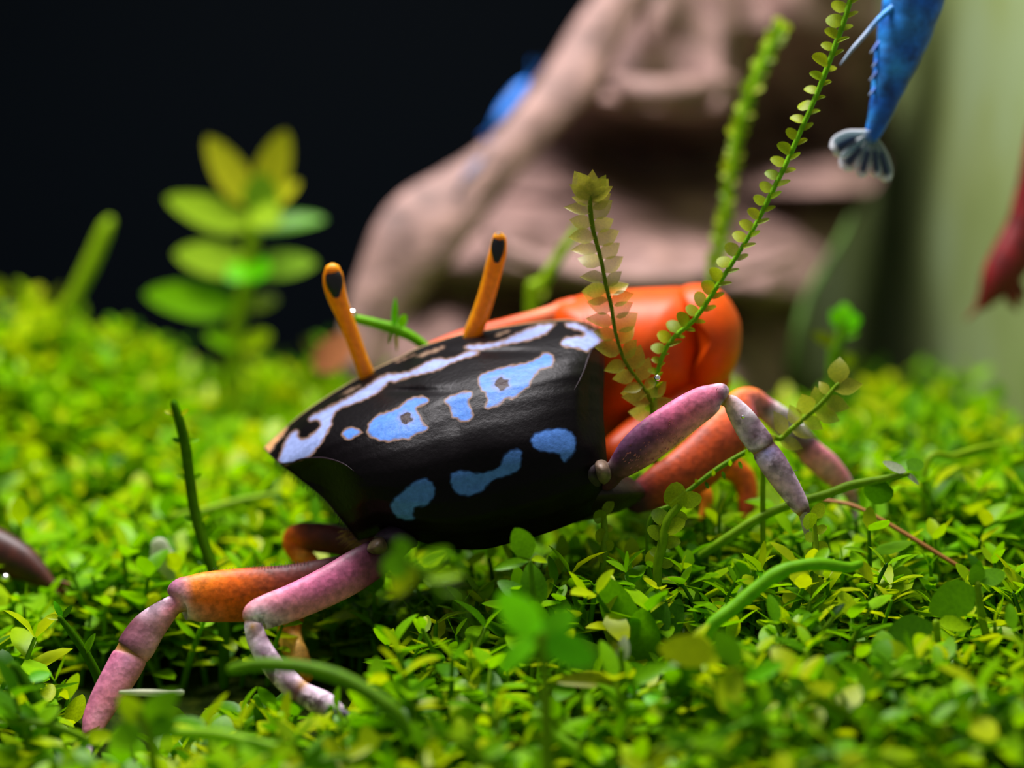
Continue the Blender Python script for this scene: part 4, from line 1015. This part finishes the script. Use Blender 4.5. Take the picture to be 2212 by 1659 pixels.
sprig('blurred_sprig', 'soft blurred sprig overlapping the base of the pink leg', [[(1010, 1360, -2.6, 10), (950, 1280, -2.6, 12), (880, 1210, -2.6, 10)]],
      [((880, 1212), (822, 1236), 60, -2.6, -2.7, 'carpet', 1, FACE), ((880, 1206), (858, 1165), 46, -2.6, -2.6, 'carpet', 3, FACE), ((900, 1220), (975, 1190), 40, -2.6, -2.6, 'carpet', 1), ((890, 1216), (850, 1280), 56, -2.6, -2.7, 'carpet', 3, FACE), ((920, 1250), (1000, 1236), 34, -2.6, -2.6, 'carpet', 0)])
sprig('blurred_sprig', 'soft blurred tuft hiding the knee of the longest pink leg tip', [[(330, 1640, -2.3, 24), (320, 1580, -2.3, 22), (300, 1540, -2.3, 16)]],
      [((305, 1560), (260, 1500), 50, -2.3, -2.3, 'carpet', 1, FACE), ((310, 1560), (370, 1500), 60, -2.3, -2.4, 'carpet', 3, FACE), ((305, 1575), (240, 1600), 60, -2.3, -2.4, 'carpet', 1, FACE), ((312, 1580), (390, 1560), 56, -2.3, -2.4, 'carpet', 1, FACE)])

for k in range(16):
    x = random.uniform(30, 2180); Y = random.uniform(-2.7, -1.0)
    if 150 < x < 760 and Y > -1.9: Y = -2.3
    yb = np.interp(Y, [-2.7, -1.0], [1650, 1450]) + random.uniform(-30, 40) + (40 if x < 800 else 0)
    a = random.choice((-1, 1)) * random.uniform(.1, .7); l = random.uniform(60, 110); w0 = random.uniform(15, 24)
    pts = [(x + l * q * math.cos(a), yb + l * q * math.sin(a) - 16 * (1 - q * q), Y + .1 * q, w0 * (1 - .25 * abs(q))) for q in (-1, -.4, .2, .7, 1)]
    r_ = lying('runner_stem', pts, random.choice((M_STEM, M_STEMB, M_STEM)), 'short green runner stem lying among the foreground carpet leaves', ground=False)
    r_['group'] = 'runner stems in the foreground carpet'
    for q in (1, 3):
        x0, y0, Y0, _ = pts[q]
        for s_ in (-1, 1):
            hero_leaf(r_, (x0, y0), (x0 + s_ * random.uniform(40, 60), y0 - random.uniform(10, 50)), random.uniform(30, 42), Y0, Y0 + random.uniform(-.12, .12), 'carpet')
# tall background plant
r_ = ground_root('stem_plant', 505, 800, 6.4, 'tall blurred yellow-green stem plant with paired leaves before the dark rear glass', 'plant')
g = to_ground(505, 760, 6.4, 34)
stem(r_, ([g] if g else []) + [(505, 760, 6.4, 34), (520, 660, 6.4, 32), (540, 560, 6.4, 30), (548, 480, 6.4, 28), (552, 430, 6.4, 22)], M_STEM)
for lf in [((548, 450), (446, 296), 72, 6.4, 6.3, 'tally', 1, FACE), ((560, 440), (624, 282), 76, 6.4, 6.3, 'tally', 1, FACE), ((545, 450), (590, 470), 70, 6.3, 6.0, 'tallt', 3, FACE), ((560, 455), (640, 392), 46, 6.35, 6.2, 'tally', 0, FACE), ((560, 470), (570, 370), 80, 6.3, 6.2, 'tallt', 1, FACE),
           ((548, 490), (358, 432), 74, 6.4, 6.3, 'tall', 1, FACE), ((552, 500), (702, 462), 50, 6.4, 6.6, 'tall', 0), ((540, 570), (374, 552), 80, 6.4, 6.2, 'tallt', 1, FACE), ((545, 575), (688, 572), 60, 6.4, 6.3, 'tallt', 1, FACE), ((536, 580), (590, 590), 56, 6.3, 6.0, 'lime', 1, FACE), ((540, 578), (500, 590), 50, 6.3, 6.0, 'lime', 3, FACE),
           ((520, 660), (308, 640), 84, 6.4, 6.1, 'carpet', 1, FACE), ((525, 665), (600, 640), 50, 6.4, 6.5, 'olive', 0), ((515, 740), (440, 730), 54, 6.4, 6.2, 'carpet', 1), ((515, 745), (590, 730), 54, 6.4, 6.3, 'carpet', 1)]:
    hero_leaf(r_, *lf)
lying('blurred_shoot', [(140, 690, 6.0, 30), (160, 640, 6.0, 32), (195, 570, 6.0, 34), (225, 500, 6.0, 30), (236, 478, 6.0, 20)], M_STEM, 'lone blurred shoot slanting up from the mossy mound')
r_ = ground_root('blurred_tuft', 1800, 860, 3.6, 'blurred yellowish tuft standing in the dark gap beside the wood', 'plant sprig')
stem(r_, [to_ground(1800, 800, 3.6, 24) or (1800, 860, 3.6, 24), (1800, 800, 3.6, 26), (1812, 740, 3.6, 24), (1822, 700, 3.6, 20)], M_STEM)
for lf in [((1822, 700), (1790, 672), 40, 3.6, 3.5, 'lime', 1, FACE), ((1822, 698), (1862, 690), 40, 3.6, 3.5, 'lime', 1, FACE), ((1822, 696), (1826, 655), 36, 3.6, 3.6, 'lime', 3, FACE), ((1818, 715), (1855, 722), 30, 3.6, 3.5, 'carpet', 1, FACE), ((1812, 745), (1750, 720), 30, 3.6, 3.5, 'olive', 1, FACE), ((1805, 790), (1850, 770), 40, 3.6, 3.5, 'olive', 1, FACE)]:
    hero_leaf(r_, *lf)
r_ = ground_root('dead_leaf', 700, 800, 5.0, 'blurred rusty brown dead leaf on the carpet behind the eyestalk', 'leaf')
v, f = leaf_mesh('x', None, .6, .2, .2)
M_RUST = leaf_mat('rusty_leaf', [(0, C(170, 105, 70)), (1, C(180, 110, 75))], 'object', .3, .5)
o = put_leaf(make_mesh('blade', v, f, None, M_RUST), leaf_matrix(P(680, 800, 5.0), P(765, 720, 4.9), FACE, 1.0), r_, 'blade')

# ------------------------------------------------------------------ the plant carpet
NT = 16
templates = []
for k in range(NT):
    h = random.uniform(.38, .8)
    lean = random.uniform(.0, .35); az = random.uniform(0, 6.28)
    base_tan = np.array((math.cos(az), math.sin(az), 0))
    ctrl = np.array([np.zeros(3) - (0, 0, .05), base_tan * lean * .25 + (0, 0, h * .35), base_tan * lean * .6 + (0, 0, h * .7), base_tan * lean + (0, 0, h)])
    path = catmull(ctrl, 7)
    rad = np.linspace(.026, .014, 7)
    sv, sf, _ = tube_geo(path, rad, None, seg=5, flat=1, cap=1)
    sm = make_mesh('stem', sv, sf, None, M_STEM)
    lm = []
    nn = random.choice((4, 4, 5))
    fine = k % 4 == 3
    a0 = random.uniform(0, 3.14)
    for j in range(nn):
        t = .3 + .7 * j / (nn - 1)
        q = catmull(ctrl, 50)[min(49, int(t * 49))]
        for s_ in (0, 1):
            aa = a0 + j * 1.57 + s_ * 3.1416 + random.gauss(0, .25)
            el = random.gauss(.35, .3) + .45 * (j == nn - 1)
            L = random.uniform(.2, .38) * (.8 if j == nn - 1 else 1) * (.62 if fine else 1)
            d = np.array((math.cos(aa) * math.cos(el), math.sin(aa) * math.cos(el), math.sin(el)))
            lm.append((random.randrange(4), leaf_matrix(q, q + d * L, (0, 0, 1), random.uniform(.85, 1.2))))
    templates.append((sm, (sv, sf), lm, h + .12))
leafv = [leaf_mesh('leaf', None, ratio=r_, fold=f_, droop=d_, n=4) for f_, d_, r_ in ((.25, .12, .52), (.1, -.1, .58), (.35, .25, .48), (.05, .3, .6))]
# where nothing in front may stand higher than (crab and its legs stay clear)
LIMX = [-200, 0, 120, 170, 400, 440, 560, 640, 800, 860, 1000, 1100, 1250, 1400, 1500, 1700, 1760, 1850, 2000, 2400]
LIMY = [1330, 1360, 1540, 1655, 1630, 1570, 1510, 1545, 1545, 1300, 1260, 1250, 1220, 1190, 1190, 1205, 1205, 1110, 1060, 1040]
LIM2X = [1040, 1065, 1200, 1240, 1270, 1470, 1510, 1600, 1700, 1860, 1890, 2130, 2160]
LIM2Y = [1000, 1320, 1320, 1400, 1430, 1430, 1400, 1330, 1270, 1260, 1400, 1380, 1000]
spots = []
tries = 0
cell = {}
def ok_cell(x, y, d):
    i, j = int(x / d), int(y / d)
    for a in (-1, 0, 1):
        for b_ in (-1, 0, 1):
            for (p, q) in cell.get((i + a, j + b_), ()):
                if (p - x) ** 2 + (q - y) ** 2 < d * d: return False
    cell.setdefault((i, j), []).append((x, y))
    return True
while len(spots) < 4400 and tries < 120000:
    tries += 1
    y = -3.6 + 14.2 * random.random() ** 1.15
    d = y + 14
    hw = .275 * d + .5
    x = random.uniform(-hw - 2.2, min(hw, SIDEX - .6))
    if y > 6.2 and x > -1.6 and x < 4.2: continue
    if y > 9.6: continue
    if not ok_cell(x, y, .135): continue
    z = float(gz(x, y))
    k = random.randrange(NT)
    s_ = random.uniform(.7, 1.15)
    if y > 1.5: s_ *= 1.12
    h = templates[k][3] * s_
    px, py = proj(np.array((x, y, z + h)))
    lim = None
    if y < .55: lim = np.interp(px, LIMX, LIMY)
    if y < -.45: lim = max(lim, np.interp(px, LIM2X, LIM2Y))
    if lim is None and y < 1.35 and px < 150: lim = 1285
    elif lim is None and y < 2.1 and 700 < px < 1640: lim = np.interp(px, [700, 800, 1000, 1300, 1400, 1640], [1230, 1215, 1200, 1170, 1110, 1060])
    if lim is not None and py < lim:
        drop = (lim - py) * (y + 14) / F           # set it lower in the soil so that the crab stays clear
        if drop > h * .72: continue
        z -= drop
    spots.append((x, y, z, k, s_, random.uniform(0, 6.28), random.gauss(0, .16), random.gauss(0, .16)))
def place(x, y, z, s_, rz, rx, ry):
    return Matrix.Translation((x, y, z)) @ Matrix.Rotation(rz, 4, 'Z') @ Matrix.Rotation(rx, 4, 'X') @ Matrix.Rotation(ry, 4, 'Y') @ Matrix.Scale(s_, 4)
def in_frame(sp):
    px, py = proj(np.array((sp[0], sp[1], sp[2] + templates[sp[3]][3] * sp[4] * .8)))
    return 0 < px < 2212 and 0 < py < 1659
MARKS = [('the blurred sprig over the pink leg base', 900, 1260, -2.6), ('the pale broken stalk', 330, 1500, -.8), ('the broad upturned leaf', 1340, 1600, -1.5), ('the smooth drooping leaves', 1440, 1560, -1.6), ('the blurred tuft', 310, 1580, -2.3), ('the clover-like sprig', 1165, 1420, -2.6), ('the white-tipped sprig', 1345, 1480, -1.3), ('the deep green oval leaves', 1385, 1400, -.6), ('the arched green stem', 690, 1470, -1.9), ('the longest pink leg', 230, 1560, -.6),
         ('the thick jointed stem', 1620, 1290, -.9), ('the two round leaves', 2010, 1350, -.8), ('the pale leg tip', 1745, 1170, 0), ('the broad level leaf', 1500, 1420, -2.0), ('the stout sloping stem', 1230, 1610, -1.8), ('the lavender leg', 700, 1530, -1.0), ('the brown runner', 2000, 1180, .3), ('the short level bright stem', 470, 1590, -2.0), ('the thick dark stem', 90, 1530, -1.1), ('the dark brown dead stalk', 2000, 1450, -.9), ('the round dotted leaf', 1140, 1240, -.7)]
MARKP = [P(a, b_, c_) for _, a, b_, c_ in MARKS]
SPEC = ['broad-leaved', 'slender', 'bushy', 'small-leaved']
def zone(x, y, z, k):
    d = [np.linalg.norm(np.array((x, y, z)) - m_) for m_ in MARKP]
    nm = MARKS[int(np.argmin(d))][0]
    sz = 'taller' if templates[k][3] > .74 else 'low'
    fine = 'fine-leaved' if k % 4 == 3 else 'oval-leaved'
    l = '%s %s yellow-green carpet sprig near %s' % (sz, fine, nm)
    return l, '%s %s carpet sprigs near %s' % (sz, fine, nm)
spots.sort(key=lambda s: s[1])
singles, rest = [], []
for sp in spots:
    if len(singles) < 290 and in_frame(sp) and sp[4] > .45: singles.append(sp)
    else: rest.append(sp)
for sp in singles:
    x, y, z, k, s_, rz, rx, ry = sp
    sm, _, lm, h = templates[k]
    o = bpy.data.objects.new('carpet_sprig', None)
    COL.objects.link(o)
    o.empty_display_size = .1
    o.matrix_world = place(x, y, z, s_, rz, rx, ry)
    lab, grp = zone(x, y, z, k)
    tag(o, lab, 'plant sprig', grp)
    c_ = bpy.data.objects.new('stem', sm); COL.objects.link(c_); c_.parent = o
    for vi, M in lm:
        l_ = bpy.data.objects.new('leaf', LV['carpet'][vi]); COL.objects.link(l_); l_.parent = o; l_.matrix_basis = M
def mass(name, rest, label):
    VV, FF, CC = [], [], []
    off = 0
    tri = []
    for sp in rest:
        x, y, z, k, s_, rz, rx, ry = sp
        M = place(x, y, z, s_, rz, rx, ry)
        _, (sv, sf), lm, h = templates[k]
        Mn = np.array(M)
        a = sv @ Mn[:3, :3].T + Mn[:3, 3]
        VV.append(a); CC.append(np.full(len(a), random.uniform(0, .4)))
        tri += [tuple(i + off for i in f_) for f_ in sf]; off += len(a)
        hue = random.gauss(.55, .22)
        for vi, Ml in lm:
            lv, lf_ = leafv[vi]
            Mm = Mn @ np.array(Ml)
            a = lv @ Mm[:3, :3].T + Mm[:3, 3]
            VV.append(a); CC.append(np.full(len(a), min(1, max(0, hue + random.gauss(0, .18)))))
            tri += [tuple(i + off for i in f_) for f_ in lf_]; off += len(a)
    vv_ = np.vstack(VV); cc_ = np.concatenate(CC)
    me = make_mesh(name, vv_, tri, np.stack([cc_, cc_, cc_, np.ones_like(cc_)], -1), M_LEAFS)
    tag(link(name, me), label, 'plant carpet', kind='stuff')
mass('plant_carpet', rest, 'dense low carpet of small oval yellow-green leaves on the tank floor')
for o in ROOTS:
    if '_root' in o: del o['_root']
